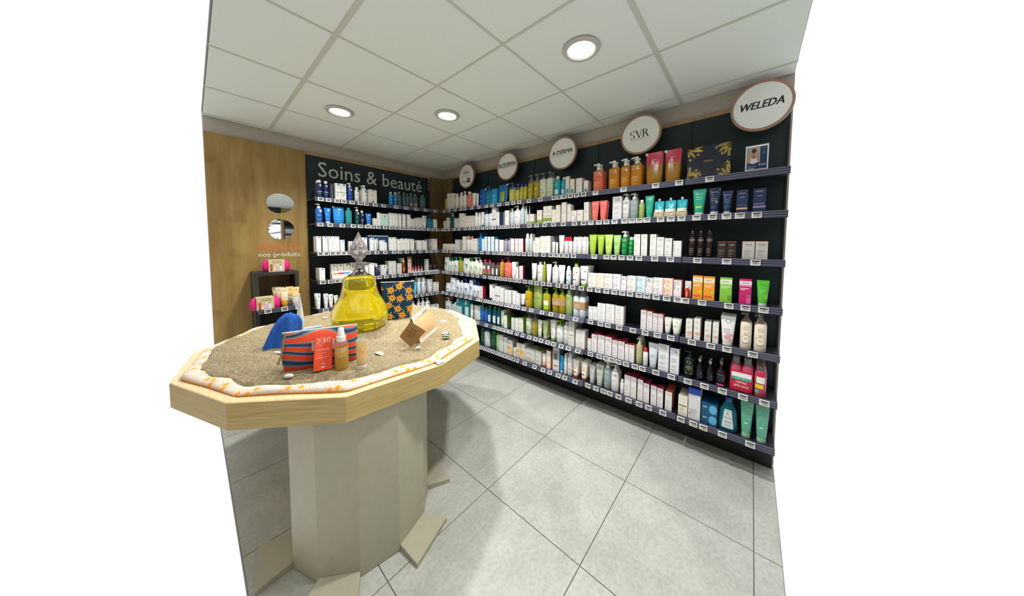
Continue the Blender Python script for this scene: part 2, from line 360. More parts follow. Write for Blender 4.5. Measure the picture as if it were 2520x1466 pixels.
# ------------------------------------------------------------------ shelving bays
ZR = [0, 1.906, 1.661, 1.376, 1.095, .815, .535, .250]
ORD = ['zeroth', 'top', 'second', 'third', 'fourth', 'fifth', 'sixth', 'bottom']
def shelf_rail(w, tilted, zr):
    b = MB(); s = .022 if tilted else 0; h = .042
    n = 6
    for k in range(n):
        z0, z1 = -h*k/n, -h*(k+1)/n; y0, y1 = -s*k/n, -s*(k+1)/n
        d = .0015 if k % 2 else 0
        b.face([(-w/2, y0+d, z0), (w/2, y0+d, z0), (w/2, y1+d, z1), (-w/2, y1+d, z1)][::-1], M_RAILD if k % 2 else M_RAIL)
    b.box(-w/2, w/2, .002, .008, -h+.002, 0, M_RAIL)
    return b
def bay(wall, a, b_, nrows, label, first_rows=7, xa=None):
    """wall 'R': facing +x ; 'K': facing +y. a..b_ along image-right direction"""
    c = (a+b_)/2; w = b_-a
    root = bpy.data.objects.new('shelving_bay', None); C.objects.link(root)
    if wall == 'R': root.location = (-.5, c, 0); root.rotation_euler = (0, 0, PI/2); dep = .225
    else: root.location = (-c, -.35, 0); root.rotation_euler = (0, 0, PI); dep = .27
    tag(root, label, 'shelving', 'black wall shelving bays')
    p = MB(); p.box(-w/2+.004, w/2-.004, dep, dep+.015, .02, 2.362, M_PANEL); p.box(-w/2, -w/2+.004, dep+.006, dep+.014, .02, 2.362, M_BLACK); p.box(w/2-.004, w/2, dep+.006, dep+.014, .02, 2.362, M_BLACK)
    p.obj('back_panel', root)
    p = MB(); p.box(-w/2, w/2, dep-.02, dep, 0, .2, M_BLACK); p.obj('kick_board', root)
    for r in range(1, 8):
        tilted = r >= 5 and 'near' not in label and 'fourth' not in label and wall == 'R'
        xl = -w/2+.003 if (xa is None) else -w/2+.003-xa
        ww = w/2-.003-xl; cx = (w/2-.003+xl)/2
        s = MB(); s.box(xl, w/2-.003, .006, dep, ZR[r]-.022, ZR[r]-.006, M_SHELF)
        so = s.obj('shelf', root)
        rail = shelf_rail(ww, tilted, ZR[r]).obj('price_rail', so, (cx, -.004, ZR[r]))
    br = MB()
    for sx in (-w/2+.006, w/2-.006): br.box(sx-.004, sx+.004, dep-.012, dep, .02, 2.2, M_BLACK)
    br.obj('upright', root)
    return root
bay('R', -.385, .33, 7, 'black wall shelving bay in the corner under the smallest-looking round sign', xa=-.035)
bay('R', .33, 1.045, 7, 'black wall shelving bay second from the corner on the right wall')
bay('R', 1.045, 1.76, 7, 'black wall shelving bay in the middle of the right wall')
bay('R', 1.76, 2.475, 7, 'black wall shelving bay fourth from the corner on the right wall')
bay('R', 2.475, 2.99, 7, 'black wall shelving bay on the right wall near the camera')
bay('K', -.93, -.21, 7, 'left black shelving bay on the back wall beside the oak panel')
bay('K', -.21, .488, 7, 'right black shelving bay on the back wall beside the corner')
# ------------------------------------------------------------------ product styles
GR = 'A2A2A2'; WH = 'F2F1ED'; OFF = 'E9E6DD'
def LN(c=GR, v0=.6):
    return [(-.7, .35, v0, v0+.018, c), (-.7, .5, v0-.06, v0-.05, c), (-.7, .2, v0-.1, v0-.09, c), (-.7, .45, .3, .31, c), (-.7, .1, .25, .26, c), (-.7, .3, .14, .15, c)]
SQ = [(-.08, .42, .87, .985, '1E6FB4')]
S = {}
def st(names, k, desc, c, **kw):
    for n_ in names.split(): S[n_] = dict(k=k, desc=desc, c=c, **kw)
# back wall, blue-square cartons and bottles
st('lrp lrpslim', 'box', 'white carton with blue square', WH, pr=SQ+LN())
st('lrpband', 'box', 'tall white carton with black band', WH, pr=SQ+LN('888888', .38)+[(-1, 1, .46, .485, '2A2A30')])
st('lrpwide', 'box', 'wide white carton with blue square', OFF, pr=[(-.05, .25, .89, .99, '2E86C0')]+LN()+[(-.15, .2, .1, .2, '303030')])
st('lrpgrey', 'box', 'small pale carton with blue square', 'E4E4DF', pr=SQ+LN())
st('lrppeach', 'box', 'white and peach carton with blue square', WH, pr=SQ+LN()+[(-1, 1, .5, .62, 'F3E2CC')]+[(-1, 1, 0, .03, 'D88078')])
st('lrpblue', 'box', 'white carton with pale blue lines', WH, pr=[(-.1, .3, .88, .97, '5A5A66')]+LN('9ECEDA'))
st('lrpor', 'box', 'pale carton with orange corner', 'E0DDD6', pr=[(-.1, .3, .84, .95, '3A3A3A'), (.6, 1, 0, .4, 'E07A3C')]+LN())
st('lrpre', 'box', 'pale carton with red corner', 'E0DDD6', pr=[(-.1, .3, .84, .95, '3A3A3A'), (.6, 1, 0, .4, 'B82840')]+LN())
st('lrpbl', 'box', 'pale carton with blue corner', 'E0DDD6', pr=[(-.1, .3, .84, .95, '3A3A3A'), (.6, 1, 0, .4, '3C8CCC')]+LN())
st('lrpgift', 'box', 'wide dark blue gift box', '1B4C80', top='E6E8EC', pr=[(-1, 1, .94, 1, 'E6E8EC'), (-.75, -.4, .1, .86, 'DDE2EA'), (-.3, -.05, .1, .8, 'E8EAEE'), (.2, .6, .1, .7, 'DDE2EA')])
st('lrpsmallb', 'bottle', 'small white bottle with blue square', WH, cap=WH, pr=[(-.2, .4, .7, .85, '1E6FB4')]+LN(v0=.5), cw=.6)
st('lrpbottle', 'bottle', 'white bottle with blue square', WH, cap=WH, pr=[(-.1, .5, .82, .97, '1E6FB4')]+LN('777777'), cw=.6)
st('lrppump', 'pump', 'white pump bottle with blue square', WH, cap=WH, pr=[(-.1, .45, .8, .96, '1E58A8')]+LN('777777'))
st('lrptall', 'tube', 'tall white tube with blue square', WH, cap=WH, pr=[(-.1, .35, .76, .9, '1E6FB4')]+LN())
st('lrptube', 'tube', 'white tube with blue square', WH, cap='E8E8E4', pr=[(-.1, .3, .78, .9, '1E6FB4')]+LN())
st('lrpspray', 'spray', 'white spray can with blue square', 'E4EAF2', cap=WH, pr=[(-.1, .4, .7, .84, '1E58A8')]+LN())
st('navy_flat', 'bottle', 'navy bottle with flat white cap', 'g:14284E', cap=WH, pr=[(-.1, .3, .8, .93, WH), (-.8, .8, .44, .47, 'D8DCE6')]+LN('8C9CB8', .36), cw=.6)
st('navybox', 'box', 'slim near-black carton with white edge', '101222', pr=[(.6, .85, 0, 1, 'E8E8EC')])
st('navypump', 'pump', 'royal blue pump bottle', 'g:18429A', cap='E8ECEE', pr=[(.0, .5, .8, .93, 'F0F0F4')]+LN('6C92D8'))
st('bluepump', 'pump', 'deep blue pump bottle', 'g:1656A0', cap=WH, pr=[(0, .55, .78, .95, 'F0F0F4')]+LN('A8C8EA'))
st('bluetube', 'tube', 'blue tube with white cap', 'g:1670C8', cap='EEF0F2', pr=[(0, .4, .8, .92, 'F0F4F8')]+LN('9CCAF0'))
st('bluepouch', 'pouch', 'crinkled blue refill pouch', 'g:1E86D0', cap=WH, pr=[(-.1, .25, .8, .9, 'BFE0F4')]+LN('5FB0E8', .5), spout=-1)
st('tealclear', 'bottle', 'clear teal bottle', 'l:3E9C9C', cap='2E8C8A', pr=[(.3, .8, .7, .85, '1E78B8')], cw=.5)
st('darkgreenpump', 'pump', 'dark green pump bottle', 'g:0C3A38', cap='E8ECE8', pr=[(0, .5, .8, .95, WH)]+LN('7CB0A4'))
st('tealpump', 'pump', 'clear teal pump bottle', 'l:1C88A8', cap='g:1468A0', pr=LN('9CD8E4'))
st('tealdarkpump', 'pump', 'dark teal pump bottle', 'g:0E4A50', cap='C8CCC8', pr=LN('5E9C9C'))
st('mintbox', 'box', 'wide mint carton with blue square', 'BFDDD6', pr=[(0, .22, .7, .86, '1E6FB4')]+LN('8FB4AC'))
st('bluebottle', 'bottle', 'bright blue bottle with pale cap', 'l:2E9CE0', cap='D0E4EC', pr=[(0, .4, .82, .95, 'E8F2F8')]+LN('A8D8F4'), cw=.55)
st('mistclear', 'bottle', 'clear water bottle with clear cap', 'c:A9C4CC', cap='c:E4ECEE', pr=[(0, .4, .7, .84, '2E7CC0')]+LN('7C98A8'), cw=.5)
st('mistband', 'bottle', 'clear bottle in brown paper band', 'c:A9C4CC', cap='c:E4ECEE', pr=[(-1, 1, .12, .38, 'A88068'), (-1, 1, .38, .42, '2E68B0')], cw=.5)
st('greyslim', 'box', 'slim light grey carton', 'D4D6D4', pr=[(-.2, .2, .88, .95, '4A4A52')]+LN())
st('greywide', 'box', 'light grey wide carton', 'DADCDC', pr=[(0, .35, .75, .9, '3A3A48'), (.7, 1, 0, .4, '5A4C8C')]+LN())
st('navylotion', 'pump', 'dark violet lotion bottle', 'g:22224A', cap=WH, pr=[(-.3, .5, .84, .92, 'C0C0DC')]+LN('8080AC'))
st('amberpump', 'pump', 'amber brown pump bottle', 'l:8C4A1C', cap='DEDEDC', pr=[(-.5, .5, .2, .55, 'C07830')])
st('makeup', 'bottle', 'small black-capped make-up bottle with red label', 'g:24181A', cap='g:101012', pr=[(-.9, .9, .1, .6, 'D04858'), (-.9, .9, .1, .28, 'E8C8B8')], cw=.5, sh=.45)
st('minijar', 'jar', 'tiny dark make-up jar', 'g:26262A', cap='g:404046', pr=[])
st('swatchtray', 'box', 'low white display tray with coloured swatches', 'ECEAE6', pr=[(-.9, -.4, .75, 1, 'F2A050'), (-.4, .1, .75, 1, 'D83858'), (.1, .7, .75, 1, '48A0DC')])
st('testerbar', 'bar', 'long white tester strip along the shelf edge', 'ECECEE', pr=[])
st('faceposter', 'poster', 'small upright make-up card showing a face', 'D8A898', pr=[])
st('skypouch', 'tube', 'sky blue tube', 'g:68BCDC', cap='58ACCC', pr=LN('A8DCEE'))
# corner bay
st('creamcarton', 'box', 'cream white carton', 'E6E3DA', pr=[(-.6, .3, .8, .84, 'C8A498')]+LN('ACA8A0', .5))
st('creamsmall', 'box', 'small cream carton with brown spot', 'E8E4DA', pr=[(.3, .7, .2, .5, '9C6C4C')]+LN('ACA8A0', .7))
st('yellowbox', 'box', 'narrow yellow carton', 'C8A828', pr=[])
st('creamspray', 'spray', 'cream spray bottle with grey cap', 'E9E5DA', cap='D8D6D0', pr=LN('B09C90'))
st('rosespray', 'spray', 'white spray can with rose cap', 'DADCDC', cap='C08C84', pr=LN())
st('whitepump', 'pump', 'white pump bottle', 'EDEEEE', cap='F0F0EE', pr=LN('8C9CA8'))
st('whitespray', 'spray', 'slim white spray bottle', 'E9ECE9', cap='F0F0EE', pr=LN('A0ACA4'))
st('salmonlotion', 'bottle', 'salmon bottle with white cap', 'g:E8806C', cap=WH, pr=LN('F8D0C4'), cw=.45)
st('whitetube', 'tube', 'white tube', 'EFEFEA', cap='E6E6E2', pr=LN('B4AAA0'))
st('deepbluepouch', 'pouch', 'deep blue refill pouch with white spout', 'g:1858B8', cap=WH, pr=LN('78A8E8'), spout=1)
st('bluecaptube', 'tube', 'white tube with blue base', WH, cap='2058A0', pr=LN())
st('bluecapbottle', 'pump', 'white bottle with blue pump', 'E6ECF2', cap='g:1E4C9C', pr=LN('5C84C0'))
st('greenpouchw', 'pouch', 'white refill pouch with green wedge', 'E8ECE6', cap=WH, pr=LN(), tri='1C9C80')
st('tealcappump', 'pump', 'white bottle with teal pump', 'EAEEEA', cap='g:2CA48C', pr=LN(), tri='2CA898')
st('greencappump', 'pump', 'white bottle with green pump', 'EAEEE2', cap='g:38A83C', pr=LN(), tri='48B048')
st('whitegreenpump', 'pump', 'white pump bottle with green wedge', 'EEF0E4', cap=WH, pr=LN(), tri='48A850')
st('limeyellowpump', 'pump', 'yellow-green clear pump bottle', 'l:B8B848', cap='g:7CB83C', pr=LN('DCE0A0'))
st('greenpouch', 'pouch', 'olive green refill pouch', 'g:98B060', cap=WH, pr=[(-.6, 0, .62, .65, 'C88C3C')]+LN('5C8034', .5), spout=-1)
st('bluetrijar', 'jar', 'white jar with blue wedge', 'EEF0F2', cap='EEF0F2', pr=[], tri='2458B8')
st('bluetribottle', 'bottle', 'white bottle with blue wedge', 'EAEEF2', cap='E4E8EC', pr=LN(), tri='2458B8', cw=.5)
st('bluetripump', 'pump', 'white bottle with blue wedge and blue pump', 'EAEEF2', cap='g:1E4CA4', pr=LN(), tri='2458B8')
st('bluetripouch', 'pouch', 'white and blue refill pouch', 'E8ECF2', cap='2C64C4', pr=LN(), tri='2C64C4')
st('skylabelpump', 'pump', 'white pump bottle with sky blue wedge', 'DDE4E4', cap='EEF0EE', pr=LN(), tri='48B0CC')
st('skybox', 'box', 'white carton with sky blue wedge', 'DFE6E6', pr=LN(), tri='48A8B8')
st('tealpack', 'box', 'wide teal multipack carton', '1F8E98', pr=[(-.95, -.55, .1, .55, 'D8E4E8'), (-.5, -.15, .1, .55, 'D0E0E4'), (.0, .2, .1, .6, '1C4C80'), (.4, .9, .1, .6, 'DCE6EA'), (-.9, -.7, .75, .95, 'E8EEF0'), (.4, .65, .72, .93, 'E8EEF0')])
st('palejar', 'jar', 'pale translucent tub', 'D3DCD0', cap='DEE4DA', pr=LN('90A8B8'))
# second bay
st('cyanbox', 'box', 'cyan blue carton', '1E90C4', pr=LN('98D4F0'))
st('oilpouch', 'pouch', 'large blue pouch with olive window', 'g:1A6CA8', cap=WH, pr=[(-.3, .65, .1, .62, 'g:8C9440')], spout=1)
st('clearyellowpump', 'pump', 'clear pump bottle of pale yellow oil', 'l:C8C860', cap='g:1E5CA4', pr=LN('F0F0C8'), clear_top=.82)
st('yellowoil', 'bottle', 'yellow bottle with blue cap', 'l:CCC83C', cap='g:1440A0', pr=LN('F0F0B8'), cw=.62)
st('goldpump', 'pump', 'clear golden oil pump bottle', 'l:B8A838', cap='c:D4D8D4', pr=LN('E8E4B4'), clear_top=.85)
st('sagepump', 'pump', 'pale sage pump bottle', 'D5DCC8', cap='c:C4CCC4', pr=[(-1, 1, .27, .33, 'A8C060')]+LN('6C7868', .5))
st('tealwhitecap', 'bottle', 'turquoise bottle with white cap and label', 'g:1CA0B0', cap=WH, pr=[(-.6, .5, .15, .42, 'DDE8EA')]+LN('9CE0E4', .75), cw=.45)
st('greenoatcarton', 'box', 'white carton with teal label', 'E9E7E0', side='CDB79E', pr=[(-.7, .7, .12, .36, '3C9CA4')]+LN(v0=.5))
st('oatcarton', 'box', 'cream carton with fine print', 'E8E6DE', side='D6D2C6', pr=LN('8A8A86', .55))
st('greenside', 'box', 'white carton with green side', 'ECEEE6', side='6C9C30', top='7CA83C', pr=LN('98A48C'))
st('greenbase', 'box', 'white carton with lime base', 'E8E6DC', side='DCD8CC', pr=[(-1, 1, .06, .3, '90B440')]+LN(v0=.7))
st('greenbasetall', 'box', 'tall white carton with lime base', 'E8E6DC', side='D0CCC0', pr=[(-1, 1, .13, .34, '80A834'), (-.7, .7, .42, .46, 'DC7850')]+LN(v0=.72))
st('swirlcarton', 'box', 'white carton with green swirl', 'E8E6DC', pr=[(-.8, -.3, .3, .32, 'B4B440'), (-.3, .2, .22, .25, 'A8B03C'), (.2, .7, .28, .31, 'A0AC40'), (-.8, -.2, .55, .58, 'E08C6C')])
st('lilacoat', 'box', 'white carton with lilac corner', 'E6E5DE', pr=[(.4, .95, .05, .45, 'C8B8DC'), (-.7, .3, .6, .64, '6C7CB4')])
st('yellowoat', 'box', 'white carton with yellow corner', 'E6E5DE', pr=[(.5, .95, .05, .45, 'ECDC84'), (-.7, .3, .6, .64, '6C7CB4')])
st('whitenavyband', 'box', 'white carton with dark band', 'EDEDEA', pr=[(-1, 1, .34, .4, '3C4C8C')]+LN(v0=.6))
st('whitecarton', 'box', 'plain white carton', 'EEEEEC', pr=LN('B8B8B8', .7))
st('navybox2 navybox', 'box', 'navy blue carton', '173A6C', pr=[])
S['navybox'] = dict(k='box', desc='slim dark navy carton', c='15264C', pr=[(.75, .9, 0, 1, 'D8DCE4')])
st('palebluepump', 'pump', 'pale blue pump bottle', 'D3DFE8', cap='E8EEF2', pr=LN('90A8C0'))
st('bluecpump', 'pump', 'blue pump bottle with curved logo', 'g:1C80B8', cap='g:1C6CA8', pr=LN('A8D8F0'))
st('whitebluecarton', 'box', 'white carton with blue side', 'E6EEF2', side='2C8CC4', top='48A0D0', pr=LN('94BCD8'))
st('lilacbottle', 'bottle', 'clear lilac bottle', 'l:C4BCD4', cap='c:DDDCEA', pr=LN('8880A8'), cw=.6)
st('redsidecarton', 'box', 'white carton with crimson side', 'EEECEC', side='A81C38', pr=LN('C08C94'))
st('crimsoncarton', 'box', 'pinkish white carton with crimson side', 'EEE4E4', side='B8183C', top='C02848', pr=LN('B08890'))
st('paleaero', 'spray', 'pale grey-green aerosol with round cap', 'CDDAD8', cap='DDE6E2', pr=LN('A0B4B0'))
st('whitebandbox', 'box', 'white carton with grey column print', 'EAEAE6', side='D0D0CC', pr=[(-.4, -.3, .4, .9, 'B0B0B0'), (.2, .3, .5, .85, 'B0B0B0'), (-1, 1, .32, .335, 'A8A8A8')])
st('redcapspray', 'spray', 'white bottle with red cap', 'EDEAEA', cap='DC1C24', pr=LN('D8A8A8'))
st('micellar', 'bottle', 'clear micellar bottle with crimson cap', 'c:CFC4C4', cap='g:C0204C', pr=[(-.9, .5, .5, .75, 'ECE8E8'), (-1, 1, .28, .48, 'C85858'), (-1, 1, .1, .28, 'A07858')], cw=.5)
st('micellarsmall', 'bottle', 'small clear bottle with crimson cap', 'c:CFC8C8', cap='g:C0204C', pr=[(-.8, .5, .15, .72, 'E8E6E8')], cw=.5)
st('yellowredcap', 'bottle', 'amber bottle with red cap', 'l:D8A43C', cap='g:D03048', pr=LN('F4DCA0'), cw=.45)
st('coralpump', 'pump', 'coral pink pump bottle', 'g:E87064', cap='g:C82C4C', pr=LN('F8C0B4'))
st('greencaptube', 'tube', 'white tube with lime cap', 'EFEEE8', cap='8CC43C', pr=[(-.7, .1, .52, .55, 'E08C64')]+LN(v0=.42))
st('nighttube', 'tube', 'white tube with lime cap and moon', 'EFEFEE', cap='8CC43C', pr=[(-.8, .6, .3, .36, '3854A0'), (.3, .5, .7, .78, '202038')])
st('nightspray', 'spray', 'pale spray bottle with navy band', 'DDE6F0', cap='EEF2F4', pr=[(-.8, .4, .3, .34, '2C4898'), (.5, .8, .7, .78, '202038')])
st('greycapbottle', 'bottle', 'white bottle with grey cap', 'EEEEEC', cap='CBCFD0', pr=[(-.6, 0, .5, .53, 'E08C64')]+LN(), cw=.5)
st('greencapbottle', 'bottle', 'white bottle with lime cap', 'EEEFEE', cap='9CD03C', pr=[(-.7, .2, .3, .35, '3854A0'), (.3, .5, .68, .76, '202038'), (-.7, 0, .58, .61, 'E08C64')], cw=.5)
st('limebottle', 'bottle', 'lime yellow bottle', 'l:B4C040', cap='DDE0E0', pr=[], cw=.5)
st('cuptube', 'tube', 'white tube with dark cap', 'EEEEEE', cap='2A2648', pr=LN())
st('darkcuptube', 'tube', 'small white tube with dark cap', 'EEEEF0', cap='241C3C', pr=LN())
st('oilgreenpump', 'pump', 'yellow oil bottle with green pump', 'l:D0B41C', cap='g:80B83C', pr=[(-.6, .4, .5, .54, 'A06C1C')]+LN('F0E08C', .4))
st('oilgreenlabel', 'pump', 'yellow oil bottle with white-green label', 'l:C0B428', cap='g:80B83C', pr=[(-1, 1, .35, .62, 'E8E6DC'), (-1, 1, .08, .35, '9CCC2C')])
st('sagebottle', 'bottle', 'sage green bottle', 'A0B878', cap='g:B8CCB4', pr=[(-.7, .2, .45, .48, 'C88C3C')]+LN('5C7848', .85), cw=.6)
st('bluegreenpump', 'pump', 'blue bottle with green pump', 'g:2464B8', cap='g:58A848', pr=LN('7CB0EC'))
st('greencapclear', 'bottle', 'dark teal bottle with green cap and white label', 'l:1C6C84', cap='g:3CA84C', pr=[(-.7, .7, .12, .6, 'E4E8E8')], cw=.5)
st('palegreentube', 'tube', 'pale green tube with lime cap', 'DCE4D0', cap='8CC43C', pr=LN('A8B89C'))
st('greendottube', 'tube', 'white-green tube with dark dots', 'E0E6D6', cap='D0DCC0', pr=[(.5, .8, .66, .7, '285030'), (.5, .8, .58, .62, '285030')]+LN('8CA87C'))
st('sagetube', 'tube', 'translucent sage tube', 'g:B4C090', cap='E0E4CC', pr=LN('6C8048'))
st('limecapbottle', 'pump', 'white bottle with lime pump', 'ECEFEE', cap='g:94D024', pr=LN('94A894'))
st('whitebottle', 'bottle', 'white rounded bottle', 'EDEEEC', cap='EDEEEC', pr=LN('94B07C'), cw=.5)
st('bigoatcarton', 'box', 'large cream carton with black band', 'DFDDD5', pr=[(-.8, .9, .42, .44, '303030')]+LN(v0=.85), side='CBC8BE')
st('oatcube', 'box', 'square pale carton', 'E8E7E2', pr=LN('B0B0A8'), side='D4D0C8')
st('darkgreenbottle', 'bottle', 'dark green bottle with green cap', 'g:145C38', cap='g:1E8044', pr=LN('64B07C'), cw=.75)
st('bluecapshampoo', 'bottle', 'white shampoo bottle with blue cap', 'E9ECF0', cap='g:2058B0', pr=LN(), cw=.75)
st('palegreenbottle', 'bottle', 'pale green bottle with green cap', 'B4DCA0', cap='g:2C9848', pr=LN('78B064'), cw=.75)
st('greycarton', 'box', 'light carton with ring logo', 'DDDEDA', pr=LN(v0=.5), side='B8BAB8')
st('suncarton', 'box', 'white carton with orange patch', 'E2E0D8', pr=[(-.9, .6, .35, .6, 'F0A83C'), (-.3, .8, .05, .3, 'F0B898')]+LN(v0=.8), side='BFBDB6')
st('sunsmall', 'box', 'small white carton with yellow patch', 'E6E4DC', pr=[(-.9, .9, .4, .65, 'F0C03C')])
st('widebox', 'box', 'wide pale carton with plant print', 'D3D6CC', pr=[(-.9, 0, .1, .35, 'B8C8A0'), (0, .9, .05, .25, 'D8B8A8')]+LN(v0=.7), side='BFC2BA')
st('greentopcarton', 'box', 'grey carton with green top', 'D2D4CC', pr=LN(v0=.6), top='6C9C2C')
st('orangetube', 'tube', 'white tube with orange cap', 'EDE6DC', cap='F07C28', pr=[(-.7, .7, .3, .36, 'F07C28')]+LN(v0=.6))
st('orangesidecarton', 'box', 'slim white carton with orange side', 'EDE0D4', side='F08C3C', top='E86C34', pr=[(-.7, .7, .35, .38, 'E06C34')])
st('grapebox', 'box', 'white and grey carton with orange top', 'D8D6D6', top='E8642C', side='5C7C9C', pr=[(-.9, .9, .45, .85, '9CA0A8'), (-.6, .4, .5, .75, '5C5C68'), (-.7, .7, .2, .24, 'C83830')])
st('bluebabytube', 'tube', 'bright blue tube with white cap', 'g:2498D4', cap='E4ECF0', pr=LN('A8DCF4', .5))
st('mistwhite', 'spray', 'white mist bottle with red print', 'ECECEA', cap='E0E4E4', pr=[(-.6, .6, .38, .41, 'D05C40')]+LN())
st('rustcaptube', 'tube', 'white and peach tube with rust cap', 'F2EADF', cap='B4562C', pr=[(-.7, .2, .52, .57, 'F0A870'), (-.8, .3, .3, .35, '48403C')]+LN('E8B898'))
# fourth bay, serif lettering
def svr(n_, k, desc, c, tc='3A3A3C', tw=.7, tv=.87, **kw): st(n_, k, desc, c, tx=[('SVR', 0, tv, tw, tc)], **kw)
svr('salmonpump', 'pump', 'salmon clear pump bottle', 'l:E87A58', 'F4E4DC', tv=.86, cap='F0EEEA', pr=LN('F0B8A4', .45))
svr('amberpumpS', 'pump', 'amber oil pump bottle', 'l:CC861C', 'F2E6D0', tv=.86, cap='F0EEEA', pr=LN('F0D8A4', .45))
svr('redpouch', 'pouch', 'amber refill pouch with red top', 'g:9C6C14', 'E0B870', tw=.35, tv=.56, cap='F0F0EE', pr=[], redtop='C83850', spout=-1)
svr('coraltube', 'tube', 'coral pink tube', 'g:F07068', 'F8DCD4', tv=.86, cap='F08478', pr=LN('F8C4BC', .5))
svr('svrcarton', 'box', 'tall white carton with grey top', 'E0E0E6', pr=[(-1, 1, .72, 1, 'CFCFCF')]+LN(v0=.55))
svr('svrwhitepump', 'pump', 'white pump bottle', 'E6E6E4', cap='EAEAE8', pr=LN('C0A0A0', .6))
svr('svrgreypump', 'pump', 'clear grey-green pump bottle', 'l:A4B4B4', 'E4ECEC', cap='EAEAE8', pr=LN('DDE8E8', .6))
svr('svrolive', 'bottle', 'olive bottle with white cap', 'g:9CAC60', 'F0F4E0', tv=.82, cap='F0F0EE', cw=.55, pr=LN('E0E8C0', .55))
svr('svrteal', 'tube', 'emerald green tube', 'g:1CA88C', 'C8F0E4', tv=.86, cap='38B89C', pr=LN('8CDCC8', .5))
svr('cyanpouch', 'pouch', 'small cyan pouch in kraft sleeve', 'g:22B0C4', 'F0E4D0', tw=.6, tv=.17, cap='C8DCE4', pr=[(-1, 1, .32, .5, 'DDE8DC')], kraft=1, spout=0)
svr('svrlime', 'tube', 'lime green tube', 'g:A4CC38', 'E8F4C8', tv=.84, cap='98C034', pr=LN('D4EC9C', .6))
svr('svrpalelime', 'tube', 'pale lime tube', 'g:C4E070', 'F0F8D8', tv=.84, cap='ACD048', pr=LN('9CC04C', .6))
svr('svrmint', 'tube', 'mint green tube', 'g:ACD884', 'D8F0C8', tv=.84, cap='9CCC70', pr=LN('78B058', .6))
svr('svrgreenpump', 'pump', 'emerald bottle with white pump', 'g:14843C', 'DCF0E0', tv=.86, cap='EEEEEE', pr=LN('A4E0B4', .6))
svr('svrgreenbottle', 'bottle', 'emerald bottle with white cap', 'g:14843C', 'DCF0E0', tv=.82, cap='EEEEEE', cw=.6, pr=LN('A4E0B4', .55))
svr('svrcartong', 'box', 'tall white carton with sage side', 'E9E9E7', '9A9A9A', side='8C9878', top='3C6C2C', pr=LN(v0=.6))
svr('svrcartonw', 'box', 'white carton with grey lettering', 'E8E9E8', '8A8A8A', pr=LN(v0=.6))
st('svrslim', 'box', 'white carton with sideways print', 'E9E9E9', pr=[(-.8, -.65, .3, .9, GR)]+[(0, .6, .5, .52, GR), (0, .5, .45, .46, GR), (0, .6, .33, .34, GR)])
def cube(n_, desc, c, pc): st(n_, 'box', desc, c, pr=[(-.82, -.66, .35, .85, pc), (-.4, .4, .72, .76, pc), (-.4, .3, .6, .62, pc), (-.4, .5, .52, .54, pc), (-.1, .1, .15, .25, pc)])
cube('rosecube', 'square white carton with rose print', 'EFEAE9', 'D0A8A8'); cube('yellowcube', 'square white carton with yellow print', 'F0ECDC', 'D8BC68'); cube('whitecube', 'square white carton with grey print', 'EEECEA', 'A8A4A8')
cube('lilaccube', 'square white carton with lilac print', 'ECE8EE', 'A890BC'); cube('bluecube', 'square pale blue carton', 'D8E8F0', '58A0BC'); cube('orangecube', 'square peach carton', 'F4DCC8', 'E07C48')
for n_, L_, tp, sd in (('vitcarton', 'A', '48203C', 'E0DCDE'), ('vitcartonb', 'B', '1C6C90', 'DCE4E8'), ('vitcartono', 'C', 'D0502C', 'D86C50')):
    st(n_, 'box', {'A': 'white carton with letter A and dark top', 'B': 'white carton with letter B and blue top', 'C': 'white carton with letter C and red top'}[L_], 'EEEAEC', top=tp, side=sd, pr=[(-.8, -.6, .4, .9, '909098'), (-.2, .5, .5, .52, GR), (-.2, .3, .45, .46, GR), (-.2, .5, .38, .39, GR)], tx=[(L_, .1, .84, .4, '8A8A90')])
svr('blacktopslim', 'box', 'slim white carton with black top', 'EBEBEC', '9A9A9A', tw=.6, top='18181C', pr=LN(v0=.5))
svr('blacktopcube', 'box', 'square white carton with black top', 'EBEBEC', '9A9A9A', tw=.3, top='18181C', pr=LN(v0=.6))
svr('svrred', 'box', 'white carton with red top', 'E9E7EA', '8A8A8A', top='A01830', side='C84858', pr=[(-1, 1, .74, 1, 'D8D6D4')]+[(-.6, .2, .6, .62, 'E08890')]+LN('B0A0A8', .5))
svr('svrredslim', 'box', 'slim white carton with red top', 'EBE8EA', '8A8A8A', top='B02038', side='DCD4D0', pr=LN('C8A0A8', .5))
svr('svrmagenta', 'box', 'white carton with magenta top', 'E6E3E3', '9A9A9A', top='A81450', side='4C1830', pr=[(-1, 1, .76, 1, 'D0CECC')]+LN('C0A0AC', .5))
svr('svrorange', 'box', 'white carton with orange top', 'E6E3E0', 'A0A0A0', top='D0481C', side='8C3C28', pr=LN('B0B0B0', .5))
svr('svrnavy', 'box', 'tall grey carton with navy top', 'E4E6EA', '3A3A44', top='14204C', side='A8ACB8', pr=[(-1, 1, .72, 1, 'CBCDCF')]+LN('7C7C88', .55))
svr('svrsmalltube', 'tube', 'small white tube with grey cap', 'E9EAE2', 'A8A8A8', tw=.4, tv=.8, cap='8C9C9C', pr=LN())
svr('svrbeigepump', 'pump', 'pale beige pump bottle', 'l:CFC690', 'E8E4D0', cap='EAEAE8', pr=LN('ECE8D0', .5))
svr('svrredspray', 'spray', 'white spray bottle with red cap', 'E9EAEC', 'A0A0A8', tv=.6, tw=.5, cap='E0241C', pr=LN(v0=.4))
svr('svrgreytube', 'tube', 'large pale grey tube', 'D6DDE6', '7C8490', tw=.6, tv=.84, cap='C4CED6', pr=LN('8CA0B8', .5))
